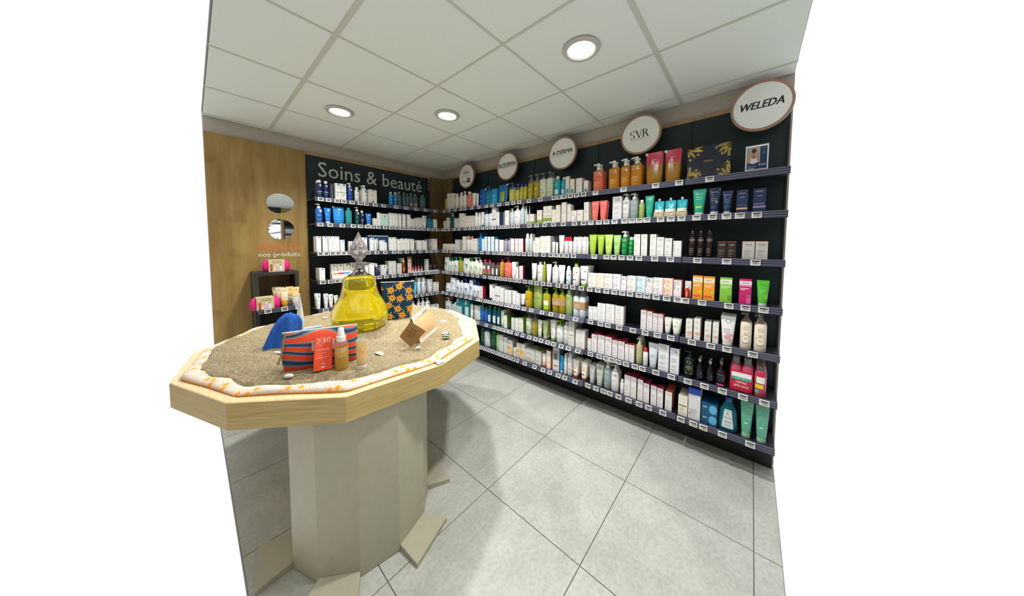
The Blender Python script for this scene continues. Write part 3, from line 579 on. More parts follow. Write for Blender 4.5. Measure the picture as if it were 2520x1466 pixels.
svr('svrsilvertube', 'tube', 'silver grey tube', 'g:C4C6C4', '8C8E8C', tw=.6, tv=.84, cap='B8C0BC', pr=LN('A0A4A4', .6))
svr('svrminispray', 'spray', 'mini white bottle with clear cap', 'E6E4E6', 'A0A0A8', tv=.4, tw=.5, cap='DDE4E4', pr=[])
# near bay
WT = 'WELEDA'
def wel(n_, k, desc, c, tc, tv=.86, tw=.62, **kw): st(n_, k, desc, c, tx=[(WT, 0, tv, tw, tc)], **kw)
wel('wgreentube', 'tube', 'large teal green tube with white cap', 'g:1CA888', 'D8F0E8', tv=.82, cap='E4E8E6', pr=[(-.5, .5, .68, .7, 'A8E0D0'), (-.6, .4, .6, .62, 'A8E0D0'), (-.6, .6, .28, .36, 'B8DC3C')])
wel('wnavytube', 'tube', 'large navy tube with white cap', 'g:16284C', 'B8C4D8', tv=.84, cap='E0E4E4', pr=LN('8C9CBC', .6)+[(.3, .6, .42, .52, '8CB04C')])
wel('wnavysmall', 'tube', 'small navy tube with white cap', 'g:16305C', 'C4D0E0', tv=.82, cap='E0E4E4', pr=LN('7C90B4', .6)+[(-1, 1, .3, .34, '2C6C78')])
wel('wnavycarton', 'box', 'navy carton with peach band', '152C54', 'C4CCDC', tv=.85, pr=[(-.4, .4, .68, .7, 'A8B8D0'), (-.85, .6, .36, .37, 'A8B8D0'), (-1, 1, .18, .25, 'E0B090')])
wel('wnavycartonl', 'box', 'navy carton with lilac band', '152C54', 'D4DCE8', tv=.88, pr=[(-.4, .4, .68, .7, 'A8B8D0'), (-.85, .8, .38, .39, 'A8B8D0'), (-.85, .8, .34, .35, 'A8B8D0'), (-1, 1, .21, .28, '9C8CC4')])
wel('worange', 'box', 'orange carton with white header', 'F09C1C', '5C4C3C', tv=.84, top='E89030', side='D8801C', pr=[(-1, 1, .77, .92, 'F4E8D4'), (-1, 1, .7, .77, 'F4C070'), (-.7, .6, .6, .63, 'FBF0DC'), (-.7, .3, .55, .57, 'FBF0DC'), (.3, .9, .28, .4, 'C8C838'), (-1, .6, .12, .2, 'E8602C'), (-.95, -.9, 0, 1, 'F8E8D8')])
wel('wgreen', 'box', 'light green carton with white header', '84C43C', '4C6C3C', tv=.84, top='74B434', side='6CA82C', pr=[(-1, 1, .77, .93, 'E8F0D8'), (-1, 1, .7, .77, 'B4DC80'), (-.8, .7, .62, .65, 'F0F8E4'), (-.8, .3, .57, .59, 'F0F8E4'), (.3, .9, .1, .3, '60A02C')])
wel('wpink', 'box', 'magenta carton with white header', 'C8146C', '7C3C5C', tv=.84, top='8C1450', side='A81058', pr=[(-1, 1, .77, .92, 'F0DCE4'), (-1, 1, .7, .77, 'E47CB0'), (-.8, .6, .61, .64, 'F8E0EC'), (-.8, .0, .56, .58, 'F8E0EC'), (.2, .9, .05, .28, 'E060A0'), (.3, .8, .32, .38, '7CA84C')])
wel('wgreentube2', 'tube', 'bright green tube with white cap', 'g:5CC43C', '3C6C34', tv=.84, cap='DDE4E0', pr=[(-.6, .5, .6, .62, 'B8ECA0'), (-.6, .3, .52, .54, 'B8ECA0'), (.4, .8, .3, .45, 'C0D83C')])
S['goldbox'] = dict(k='goldbox', desc='large navy gift box with gold leaves', c='141A30')
S['photocard'] = dict(k='photocard', desc='card with photo of man in white', c='EDEDEA')
def nux(n_, k, desc, c, tc, tv=.86, tw=.6, **kw): st(n_, k, desc, c, tx=[('NUXE', 0, tv, tw, tc)], **kw)
nux('nblackspray', 'spray', 'black aerosol can with black cap', 'g:1A1517', 'E4DCD8', tv=.88, tw=.7, cap='g:141416', pr=[(-.3, .3, .78, .81, 'C8584C')]+LN('A8887C', .45))
nux('nblackcarton', 'box', 'black carton with red top edge', '1E1818', 'DDD4D0', tv=.82, top='B4503C', pr=[(-.3, .3, .73, .75, 'C8584C'), (-1, 1, .97, 1, 'C05844')]+LN('A89084', .5))
nux('nsilver', 'box', 'silver grey carton with orange top edge', 'BFBDB8', '6C6864', tv=.82, tw=.55, top='D07C4C', pr=[(-1, 1, .98, 1, 'D88858'), (-.3, .3, .72, .73, '8C8884')]+LN('8C8884', .5))
st('redserum', 'bottle', 'small red bottle with clear cap', 'g:DC3820', cap='D8DCE0', pr=[(-.2, .1, .15, .7, 'F4D8D0')], cw=.85, sh=.62)
def logo_ring(c): return dict(ring=c)
st('rosecarton', 'box', 'white carton with pink circle base', 'ECE9E4', side='D8CFC4', pr=LN('A8A49C', .62), blob='E8B4A8', ring='8C8884')
st('rosetube', 'tube', 'large white tube with pink circle', 'EEEEEE', cap='F2F2F0', pr=LN('9CA0A4', .55), blob='ECACAC', ring='4C4C50')
st('creampump', 'pump', 'cream pump bottle with mauve circle', 'EEE2CC', cap='c:D8D0C8', pr=[(-.5, .5, .2, .72, 'F4EAD4'), (-.5, .5, .22, .245, '303038')]+[(-.3, .3, .6, .62, '8C7C6C'), (-.3, .3, .54, .56, '8C7C6C'), (-.3, .3, .4, .42, '8C7C6C')], blob='A8747C', ring='8C8070', blobr=.95)
st('greenblackpump', 'pump', 'dark green pump bottle with lime ring', 'g:101A14', cap='g:101414', pr=[(-.35, .35, .15, .75, '0C140E'), (-.3, .3, .6, .62, 'B8CCB8'), (-.3, .3, .52, .54, 'B8CCB8'), (-.3, .3, .44, .46, 'B8CCB8')], blob='7CB82C', ring='C0D0C0', blobr=.98)
st('lavender', 'bottle', 'small black bottle with lavender ring and silver cap', 'g:12121C', cap='m:C8C4BC', pr=[(-.4, .4, .15, .6, '12121E')], blob='8C8CD0', cw=.5, sh=.6)
st('pinkblack', 'bottle', 'squat black bottle with pink base ring', 'g:160E16', cap='m:8C8884', pr=[(-1, 1, .04, .12, 'D8608C'), (-1, 1, .55, .56, 'B8A8B4')], cw=.4, sh=.55)
st('offresingle', 'bottle', 'pink bottle with clear cap and yellow badge', 'l:D8587C', cap='c:E0E4DC', pr=[(-1, 1, .82, .98, 'C81C48'), (-1, 1, .55, .8, 'EEECE8'), (-.9, .5, .34, .5, 'ECD024'), (-.9, -.2, .15, .28, '48B8A0')], cw=.7)
st('creambandcarton', 'box', 'cream carton with black band', 'E9E4D4', pr=[(-.9, .8, .5, .54, '202020')]+LN('C0B49C', .42), side='D0C8B4')
st('bluetopcarton', 'box', 'tall white carton with royal blue top', 'DBDADC', pr=[(-1, 1, .8, 1, '1C4CB8'), (-.8, .3, .76, .775, '9090A0'), (-.8, -.6, .15, .2, 'B82C3C')]+LN(v0=.3), top='1C4CB8', side='C4C4C8')
st('tealcube', 'box', 'teal carton with pale blue oval', '0E5078', pr=[(-.8, -.3, .55, .7, '7CB0CC')], blobc='58B0D8', side='0C4468')
st('tealbigbottle', 'bottle', 'big teal bottle with white label', 'l:0E6478', cap='g:1C4C9C', pr=[], label=1, cw=.35, sh=.86)
st('greengel', 'tube', 'translucent sea-green tube', 'g:58A88C', cap='A8D0B4', pr=[(-.4, .2, .4, .43, 'D0F0DC')]+LN('84C8A8', .7), ring='A8DCC4')
S['kraftduo'] = dict(k='duo', desc='two clear oil pump bottles in kraft sleeve', c='l:BCAA28', cap='g:80B83C', band='B48C64', wd=.5)
S['whiteduo'] = dict(k='duo', desc='two pale bottles in kraft sleeve', c='D6E2E6', cap='c:D0DCE0', band='B48C64', wd=.5)
S['offreduo'] = dict(k='duo', desc='two pink bottles in crimson offer sleeve', c='l:D8587C', cap='c:E0E4DC', band='C4143C', wd=.5, offre=1)
NAME = dict(box='carton', tube='tube', pump='pump_bottle', bottle='bottle', spray='spray_bottle', pouch='refill_pouch', jar='jar', duo='bottle_twin_pack', goldbox='gift_box', photocard='photo_card', poster='display_card', bar='tester_strip')
CAT = dict(box='carton', tube='tube', pump='bottle', bottle='bottle', spray='bottle', pouch='pouch', jar='jar', duo='bottle pack', goldbox='gift box', photocard='card', poster='card', bar='tester strip')
PLUR = dict(box='cartons', tube='tubes', pump='pump bottles', bottle='bottles', spray='spray bottles', pouch='refill pouches', jar='jars', duo='twin packs')
def front_prints(b, sd, w, h, surf):
    """surf(u, z, lift) -> point; u is metres across the front"""
    for i, (u0, u1, v0, v1, c) in enumerate(sd.get('pr', [])):
        lift = .0004+.00012*i; n = 1 if surf.flat else 6
        for k in range(n):
            a, c1 = u0+(u1-u0)*k/n, u0+(u1-u0)*(k+1)/n
            nv = 1 if surf.flat or v1-v0 < .1 else 3
            for j in range(nv):
                z0, z1 = (v0+(v1-v0)*j/nv)*h, (v0+(v1-v0)*(j+1)/nv)*h
                b.face([surf(a, z0, lift), surf(c1, z0, lift), surf(c1, z1, lift), surf(a, z1, lift)], c)
    if sd.get('tri'):
        n = 6
        for k in range(n):
            z1, z0 = h*(.62-.36*k/n), h*(.62-.36*(k+1)/n); u1 = .62
            b.face([surf(u1-.5*(1-(k+1)/n), z0, .0012), surf(u1, z0, .0012), surf(u1, z1, .0012), surf(u1-.5*(1-k/n), z1, .0012)], sd['tri'])
    def disc(cu, cv, ru, rv, c, lift, inner=0, n=18):
        for k in range(n):
            a0, a1 = 2*PI*k/n, 2*PI*(k+1)/n
            P = lambda a, q: surf(max(-.98, min(.98, cu+ru*q*math.cos(a))), (cv+rv*q*math.sin(a))*h, lift)
            if inner: b.face([P(a0, inner), P(a0, 1), P(a1, 1), P(a1, inner)], c)
            else: b.face([P(a0, .02), P(a0, 1), P(a1, 1), P(a1, .02)], c)
    if sd.get('blob'):
        r = sd.get('blobr', .75); disc(.25 if r < .9 else 0, .3 if r < .9 else .38, r, r*w/2/h*.95, sd['blob'], .0003)
    if sd.get('blobc'): disc(.45, .5, .5, .42, sd['blobc'], .0006)
    if sd.get('ring'): disc(0, .84 if sd['k'] != 'pump' else .82, .42, .42*w/2/h*.8, sd['ring'], .0012, .86)
    for s_, u, v, tw, c in sd.get('tx', []):
        b.text(s_, lambda x, z: surf(max(-.99, min(.99, x/(w/2))), z, .0011), u*w/2, v*h, tw*w, c, asp=1.1 if s_ == 'SVR' else 1.0)
class Surf:
    def __init__(s, fn, flat): s.fn = fn; s.flat = flat
    def __call__(s, u, z, lift): return s.fn(u, z, lift)
def interp(secs, z):
    if z <= secs[0][0]: return secs[0][1:]
    for a, b in zip(secs, secs[1:]):
        if z <= b[0]:
            t = (z-a[0])/max(1e-9, b[0]-a[0]); return tuple(a[i]+(b[i]-a[i])*t for i in (1, 2))
    return secs[-1][1:]
def round_surf(secs, z_off=0, p=2.0):
    def fn(u, z, lift):
        a, b_ = interp(secs, z); u = max(-.995, min(.995, u))*.97
        return (a*u, -(b_+lift)*(1-abs(u)**p)**(1/p)-lift, z)
    return Surf(fn, False)
def pump_head(w, d, z, h, c):
    b = MB(); r = min(w*.2, .011)
    b.loft([(0, r*1.5, r*1.5), (h*.06, r*1.6, r*1.6), (h*.38, r*1.25, r*1.25), (h*.42, r*.6, r*.6), (h*.72, r*.6, r*.6), (h*.74, r*1.0, r), (h*.97, r*1.0, r*.9), (h, r*.6, r*.6)], c, n=12, c=(0, 0, z))
    b.tube([(0, 0, z+h*.86), (-w*.3, -w*.04, z+h*.86), (-w*.48, -w*.06, z+h*.78)], [r*.62, r*.55, r*.4], c, n=8)
    return b
CACHE = {}
def build(style, w, h, dmax):
    """list of (part name, mesh); the first is the thing itself. local: front at -y, base at z=0, origin at centre of the base"""
    key = (style, round(w*500), round(h*250), round(dmax*100))
    if key in CACHE: return CACHE[key]
    sd = S[style]; k = sd['k']; c = sd['c']; out = []; depth = min(w, dmax)
    if k == 'box':
        d = min(w*.85, .05, dmax) if style not in ('lrpgift', 'swatchtray', 'tealpack', 'widebox') else min(.07, dmax)
        depth = d; b = MB(); b.box(-w/2, w/2, -d/2, d/2, 0, h, c, sd.get('top'), sd.get('side'))
        front_prints(b, sd, w, h, Surf(lambda u, z, lift: (u*w/2, -d/2-lift, z), True)); out.append(('carton', b.mesh('carton')))
    elif k == 'bar':
        d = .03; depth = d; b = MB(); b.box(-w/2, w/2, -d/2, d/2, 0, min(h, .014), c); out.append(('strip', b.mesh('tester_strip')))
    elif k in ('bottle', 'pump', 'spray', 'jar'):
        d = min(w, .05 if w > .06 else w, dmax) if k != 'jar' else min(w, .09, dmax); depth = d; a, q = w/2, d/2; p = 2.6 if w > .055 and k != 'spray' else 2.0
        cw = sd.get('cw', .5)
        if k == 'bottle':
            sh = sd.get('sh', .76); hb = h*.86
            secs = [(0, a*.93, q*.93), (.003, a, q), (h*sh, a, q), (h*(sh+.05), a*.9, q*.9), (hb, a*cw*.9, min(q, a)*cw*.9)]; capz = hb
            if style == 'tealbigbottle': secs = [(0, a*.85, q*.9), (.01, a*.95, q), (h*.15, a, q), (h*.6, a*.82, q), (h*.82, a*.45, q*.8), (hb, a*.3, a*.3)]
            if sh < .7: secs = [(0, a*.93, q*.93), (.003, a, q), (h*sh*.7, a, q), (h*sh, a*.85, q*.85), (h*(sh+.12), a*cw*.8, q*cw*.8), (hb, a*cw*.7, q*cw*.7)]
        elif k == 'pump':
            hb = h*.76; secs = [(0, a*.93, q*.93), (.003, a, q), (hb*.93, a, q), (hb*.97, a*.88, q*.88), (hb, a*.4, min(q, a)*.45)]; capz = hb
        elif k == 'spray':
            hb = h*.76; secs = [(0, a*.93, q*.93), (.003, a, q), (hb*.92, a, q), (hb*.97, a*.85, q*.85), (hb, a*.6, q*.6)]; capz = hb
        else:
            hb = h*.72; secs = [(0, a*.9, q*.9), (.004, a, q), (hb*.95, a, q), (hb, a*.96, q*.96)]; capz = hb
        ref = hb*.95
        b = MB(); mats = [c]*(len(secs)-1)
        if sd.get('clear_top'): secs.insert(2, (hb*sd['clear_top'], a, q)); mats = [c, c]+['c:DDE4DC']*(len(secs)-3)
        b.loft(secs, mats, n=20, p=p)
        front_prints(b, sd, w, ref, round_surf(secs, p=p))
        if sd.get('label'):
            sf = round_surf(secs, p=p)
            for j in range(8):
                z0, z1 = h*(.1+.55*j/8), h*(.1+.55*(j+1)/8); u0, u1 = .62-.02*j, .62-.02*(j+1)
                for t in range(6):
                    s0, s1 = -1+t/3, -1+(t+1)/3
                    b.face([sf(u0*s0, z0, .001), sf(u0*s1, z0, .001), sf(u1*s1, z1, .001), sf(u1*s0, z1, .001)], 'D0DCDC')
            for v, u in ((.6, .4), (.42, .4), (.39, .45), (.3, .35), (.27, .4), (.2, .3)):
                b.face([sf(-u, h*v, .0018), sf(u, h*v, .0018), sf(u, h*(v+.008), .0018), sf(-u, h*(v+.008), .0018)], '707C84')
            b.face([sf(-.25, h*.56, .0018), sf(-.1, h*.53, .0018), sf(.15, h*.51, .0018), sf(-.05, h*.55, .0018)], '243C50')
        out.append((NAME[k], b.mesh(NAME[k])))
        cc = sd.get('cap', c)
        if k == 'pump': out.append(('pump_head', pump_head(w, d, capz, h-capz, cc).mesh('pump_head')))
        elif k == 'bottle':
            r = a*cw; b = MB(); r2_ = min(r, q*.95)
            b.loft([(0, r, r2_), (.001, r, r2_), (h-capz-.0025, r*.97, r2_*.97), (h-capz, r*.86, r2_*.86)], cc, n=16, c=(0, 0, capz)); out.append(('cap', b.mesh('cap')))
        elif k == 'spray':
            b = MB(); g = h-capz
            b.loft([(0, a*.72, q*.72), (g*.1, a*.74, q*.74), (g*.6, a*.66, q*.66), (g*.85, a*.5, q*.5), (g, a*.22, q*.22)], cc, n=16, c=(0, 0, capz)); out.append(('cap', b.mesh('cap')))
        else:
            b = MB(); b.loft([(0, a*1.0, q*1.0), (.002, a*1.02, q*1.02), (h-capz-.003, a*1.02, q*1.02), (h-capz, a*.95, q*.95)], cc, n=20, c=(0, 0, capz)); out.append(('lid', b.mesh('lid')))
    elif k == 'tube':
        d = min(w*.62, .036, dmax); depth = d; a, q = w/2, d/2; hc = h*.13
        secs = [(hc, a*.68, q), (hc+.004, a*.72, q*1.0), (h*.35, a*.8, q*.95), (h*.65, a*.9, q*.65), (h*.85, a*.97, q*.28), (h*.93, a, .0016), (h, a, .0012)]
        b = MB(); b.loft(secs, c, n=20)
        sf = round_surf(secs)
        front_prints(b, sd, w*.9, h, Surf(lambda u, z, lift: sf.fn(u, max(z, hc), lift+.0006), False)); out.append(('tube', b.mesh('tube')))
        b = MB(); b.loft([(0, a*.66, q*.94), (.002, a*.69, q), (hc-.001, a*.66, q*.97), (hc, a*.6, q*.9)], sd.get('cap', c), n=20); out.append(('cap', b.mesh('cap')))
    elif k == 'pouch':
        d = min(.05, dmax, w*.6); depth = d; a, q = w/2, d/2; p = 2.4
        secs = [(0, a*.8, q*.85), (h*.04, a*.86, q), (h*.3, a*.95, q*.95), (h*.6, a*.97, q*.6), (h*.8, a*.98, q*.28), (h*.93, a*.98, .002), (h, a*.9, .0015)]
        mats = [c]*6
        if sd.get('redtop'): mats = [c, c, c]+['g:'+sd['redtop']]*3
        b = MB(); b.loft(secs, mats, n=28, p=p)
        # creases of the film
        for i_, (x, y, z) in enumerate(list(b.v)):
            if h*.05 < z < h*.9: b.v[i_] = (x, y+.003*math.sin(x*190+z*75)+.002*math.sin(z*210+x*40), z)
        sf = round_surf(secs, p=p)
        if sd.get('redtop'):
            for u0, u1, v0, v1 in ((-.28, .02, .62, .72), (-.2, -.1, .72, .76), (-.3, .3, .75, .77)):
                b.face([sf(u0, v0*h, .004), sf(u1, v0*h, .004), sf(u1, v1*h, .004), sf(u0, v1*h, .004)], 'E4C4C8')
        sd2 = dict(sd)
        if sd.get('kraft'): sd2['tx'] = []
        front_prints(b, sd2, w*.9, h, Surf(lambda u, z, lift: sf.fn(u, z, lift+.0042), False)); out.append(('refill_pouch', b.mesh('refill_pouch')))
        s_ = sd.get('spout', 1)
        b = MB(); x = s_*a*.8
        b.loft([(0, .006, .006), (.006, .006, .006), (.007, .0085, .0085), (.019, .0085, .0085)], sd.get('cap', WH), n=12)
        ang = -s_*.7; ca, sa = math.cos(ang), math.sin(ang)
        b.v = [(x+vx*ca-vz*-sa*-1, vy, h*(.955 if s_ else .99)+vz*ca+vx*sa*0) for vx, vy, vz in b.v] if not s_ else [(x+vx*ca+vz*(-sa), vy, h*.93+vz*ca+vx*sa) for vx, vy, vz in b.v]
        out.append(('spout', b.mesh('spout')))
        if sd.get('kraft'):
            b = MB(); b.box(-w/2, w/2, -d/2-.004, d/2+.002, 0, h*.34, 'C4AE88'); dd = d
            b.text('SVR', lambda x_, z_: (x_, -dd/2-.0045, z_), 0, h*.17, w*.6, 'F4ECDC'); out.append(('kraft_sleeve', b.mesh('kraft_sleeve')))
    elif k == 'duo':
        a = w/4-.0005; q = min(a, .026); depth = 2*q+.002
        b = MB()
        z0, z1 = (h*.02, h*.62) if sd.get('offre') else (h*.3, h*.58)
        b.loft([(z0, w/2, q+.0015), (z1, w/2, q+.0015)], sd['band'], n=28, p=4)
        yf = -(q+.0024)
        if sd.get('offre'):
            F = lambda x_, z_: (x_, yf-.0006, z_)
            b.box(-w*.42, w*.42, yf, yf+.001, h*.44, h*.57, 'EEECEA'); b.box(-w*.42, w*.42, yf-.0002, yf+.001, h*.355, h*.44, '2CA890')
            b.text('LOT DE 2', F, 0, h*.397, w*.5, 'A8E8D8'); b.text('OFFRE', F, 0, h*.285, w*.46, 'F8F0F0'); b.text('SPÉCIALE', F, 0, h*.185, w*.62, 'F8F0F0')
        else:
            for i_ in range(3): b.box(-w*.3, w*.1, yf, yf+.001, z0+h*(.05+.05*i_), z0+h*(.065+.05*i_), 'E4D4BC')
        out.append(('sleeve', b.mesh('sleeve')))
        for sx in (-1, 1):
            b = MB(); x = sx*(a+.0003); hb = h*.8
            b.loft([(0, a*.93, q*.93), (.003, a*.99, q), (hb*.9, a*.99, q), (hb*.96, a*.8, q*.8), (hb, a*.5, a*.5)], c, n=18, c=(x, 0, 0)); out.append(('bottle', b.mesh('bottle')))
            if style == 'kraftduo':
                b = pump_head(w/2, q*2, hb, h-hb, sd['cap']); b.v = [(vx+x, vy, vz) for vx, vy, vz in b.v]; out.append(('pump_head', b.mesh('pump_head')))
            else:
                b = MB(); b.loft([(0, a*.62, a*.62), (h-hb-.003, a*.6, a*.6), (h-hb, a*.5, a*.5)], sd['cap'], n=16, c=(x, 0, hb)); out.append(('cap', b.mesh('cap')))
    elif k == 'goldbox':
        d = .05; depth = d; b = MB(); b.box(-w/2, w/2, -d/2, d/2, 0, h, c)
        g = mat('C4AC60', 'm', .35); g2 = mat('8C7C58', 'm', .45); F = lambda x_, z_: (x_, -d/2-.0008, z_)
        b.text('WELEDA', F, 0, h*.53, w*.22, g)
        rnd = random.Random(4)
        def leaf(cx, cz, ang, L, wd, m_, vein=True):
            n = 8; pts = []
            for i_ in range(n+1): t = i_/n; pts.append((t*L, wd*math.sin(PI*t)**.8))
            ca, sa = math.cos(ang), math.sin(ang)
            T = lambda x_, y_: (max(-w/2+.001, min(w/2-.001, cx+x_*ca-y_*sa)), -d/2-.0006, max(.001, min(h-.001, cz+x_*sa+y_*ca)))
            for i_ in range(n):
                for sg in (1, -1):
                    (x0, y0), (x1, y1) = pts[i_], pts[i_+1]
                    if m_ is g2: y0a, y1a = y0*.82, y1*.82
                    else: y0a = y1a = .0006
                    b.face([T(x0, sg*y0a), T(x1, sg*y1a), T(x1, sg*y1), T(x0, sg*y0)], m_)
                    if m_ is g2: b.face([T(x0, 0), T(x1, sg*y1*.8), T(x1, sg*y1*.8+.0006), T(x0, .0006)], m_)
        for cx, cz, a0, a1, n_ in ((-w/2, h, -90, 0, 8), (w/2, h, 180, 275, 9), (-w/2, 0, 0, 90, 9), (w/2, 0, 90, 180, 8)):
            for i_ in range(n_):
                ang = math.radians(a0+(a1-a0)*i_/(n_-1)+rnd.uniform(-6, 6))
                leaf(cx, cz, ang, rnd.uniform(.06, .105), rnd.uniform(.006, .013), g if i_ % 2 else g2)
                ex, ez = cx+.07*math.cos(ang), cz+.07*math.sin(ang)
                if i_ % 3 == 1: leaf(ex, ez, ang+.4, .02, .006, g)
        out.append(('gift_box', b.mesh('gift_box')))
    elif k == 'photocard':
        depth = .02; b = MB(); yb = .003
        b.box(-w/2, w/2, -yb, yb, .012, h, c)
        F = lambda x0, x1, z0, z1, m_, i_=0: b.face([(x0*w, -yb-.0004-.0002*i_, z0*h), (x1*w, -yb-.0004-.0002*i_, z0*h), (x1*w, -yb-.0004-.0002*i_, z1*h), (x0*w, -yb-.0004-.0002*i_, z1*h)], m_)
        F(-.44, .44, .12, .93, '16305C'); F(-.42, .14, .36, .92, 'A8A08C', 1)
        def ell(cx, cz, rx, rz, m_, i_):
            b.face([((cx+rx*math.cos(2*PI*t/20))*w, -yb-.0004-.0002*i_, (cz+rz*math.sin(2*PI*t/20))*h) for t in range(20)], m_)
        ell(-.14, .44, .2, .12, 'D8D8DC', 2); ell(-.13, .66, .085, .15, 'C08C6C', 3); ell(-.13, .8, .1, .08, '2C2420', 4); ell(-.13, .57, .06, .055, '3C2C24', 4); ell(-.13, .58, .035, .02, 'C88C78', 5)
        for sx in (-1, 1):
            b.face([((-.13+sx*.24)*w, -yb-.0016, .38*h), ((-.13+sx*.17)*w, -yb-.0016, .38*h), ((-.13+sx*.07)*w, -yb-.0016, .62*h), ((-.13+sx*.12)*w, -yb-.0016, .66*h)][::-sx], 'C89474')
            ell(-.13+sx*.035, .69, .014, .012, '2C1C18', 6)
        ell(.3, .7, .05, .07, '3C5C8C', 2)
        for x_ in (.14, .24, .34): ell(x_, .27, .03, .035, 'B8D4C8', 2)
        F2 = lambda x_, z_: (x_, -yb-.0012, z_)
        b.text('WELEDA', F2, .3*w, .86*h, .2*w, 'A8B8D0'); b.text('MEN', F2, -.36*w, .29*h, .09*w, 'C8D4E8'); b.text('ESSENTIALS', F2, -.22*w, .22*h, .36*w, 'C8D4E8'); F(-.4, -.1, .14, .165, 'C8D4E8', 3)
        b.box(-w*.45, w*.45, -.012, .012, 0, .012, '14264C'); out.append(('photo_card', b.mesh('photo_card')))
    elif k == 'poster':
        depth = .008; b = MB(); b.box(-w/2, w/2, -.003, .003, 0, h, c)
        def ell(cx, cz, rx, rz, m_, i_):
            b.face([((cx+rx*math.cos(2*PI*t/18))*w, -.0034-.0002*i_, (cz+rz*math.sin(2*PI*t/18))*h) for t in range(18)], m_)
        ell(0, .5, .42, .42, 'E4BCA8', 1); ell(-.1, .3, .16, .035, 'B8383C', 2); ell(-.22, .66, .12, .025, '4C2C28', 2); ell(.2, .66, .12, .025, '4C2C28', 2); ell(0, .48, .05, .08, 'D0A08C', 2); ell(0, .93, .48, .06, '6C4438', 2)
        out.append(('display_card', b.mesh('display_card')))
    CACHE[key] = (out, depth)
    return CACHE[key]
NUM = ['', 'first', 'second', 'third', 'fourth', 'fifth', 'sixth', 'seventh', 'eighth', 'ninth', 'tenth', 'eleventh', 'twelfth', 'thirteenth', 'fourteenth', 'fifteenth', 'sixteenth', 'seventeenth', 'eighteenth', 'nineteenth', 'twentieth',
       'twenty-first', 'twenty-second', 'twenty-third', 'twenty-fourth', 'twenty-fifth', 'twenty-sixth', 'twenty-seventh', 'twenty-eighth', 'twenty-ninth', 'thirtieth']
WALLN = {'K': 'back wall', '0': 'corner bay', '1': 'middle stretch', '2': 'fourth bay', '3': 'bay by camera'}
WALLG = {'K': 'the back wall', '0': 'the corner bay', '1': 'the middle of the right wall', '2': 'the fourth bay', '3': 'the bay nearest the camera'}
def place(wall, row, style, c, w, h, sb, layer_y, idx, behind, zoff=0, part=None):
    dmax = .2-sb*.3 if wall != 'K' else .22
    parts, d = build(style, w, h, min(dmax, .09))
    k = S[style]['k']
    y = sb+d/2+layer_y
    o = link(NAME[k], parts[0][1])
    z = ZR[row]-.0058+zoff
    if wall == 'K': o.location = (-c, -.35-y, z); o.rotation_euler = (0, 0, PI)
    else: o.location = (-.5-y, c, z); o.rotation_euler = (0, 0, PI/2)
    for nme, me in parts[1:]: link(nme, me, o)
    desc = S[style]['desc']
    shelf = ORD[row]+' shelf'
    if part: pos = '%s of stack %s' % (part, idx)
    else: pos = '%s from left' % NUM[idx]
    if behind: pos = ('right behind %s' if behind == 1 else 'two behind %s' if behind == 2 else 'three behind %s' if behind == 3 else 'rearmost behind %s') % (NUM[idx] if not part else 'stack')
    for lab in ('%s, %s on %s, %s' % (desc, pos, shelf, WALLN[wall]), '%s, %s on %s, %s' % (desc, pos.replace(' from left', ''), shelf, WALLN[wall]), '%s, %s on %s, %s' % (desc, pos.replace(' from left', '').replace('right behind', 'behind'), shelf, WALLN[wall].replace('bay by camera', 'nearest bay'))):
        if len(lab.split()) <= 16: break
    tag(o, lab, CAT[k], '%s on the %s of %s' % (PLUR.get(k, 'things'), shelf, WALLG[wall]))
    return d
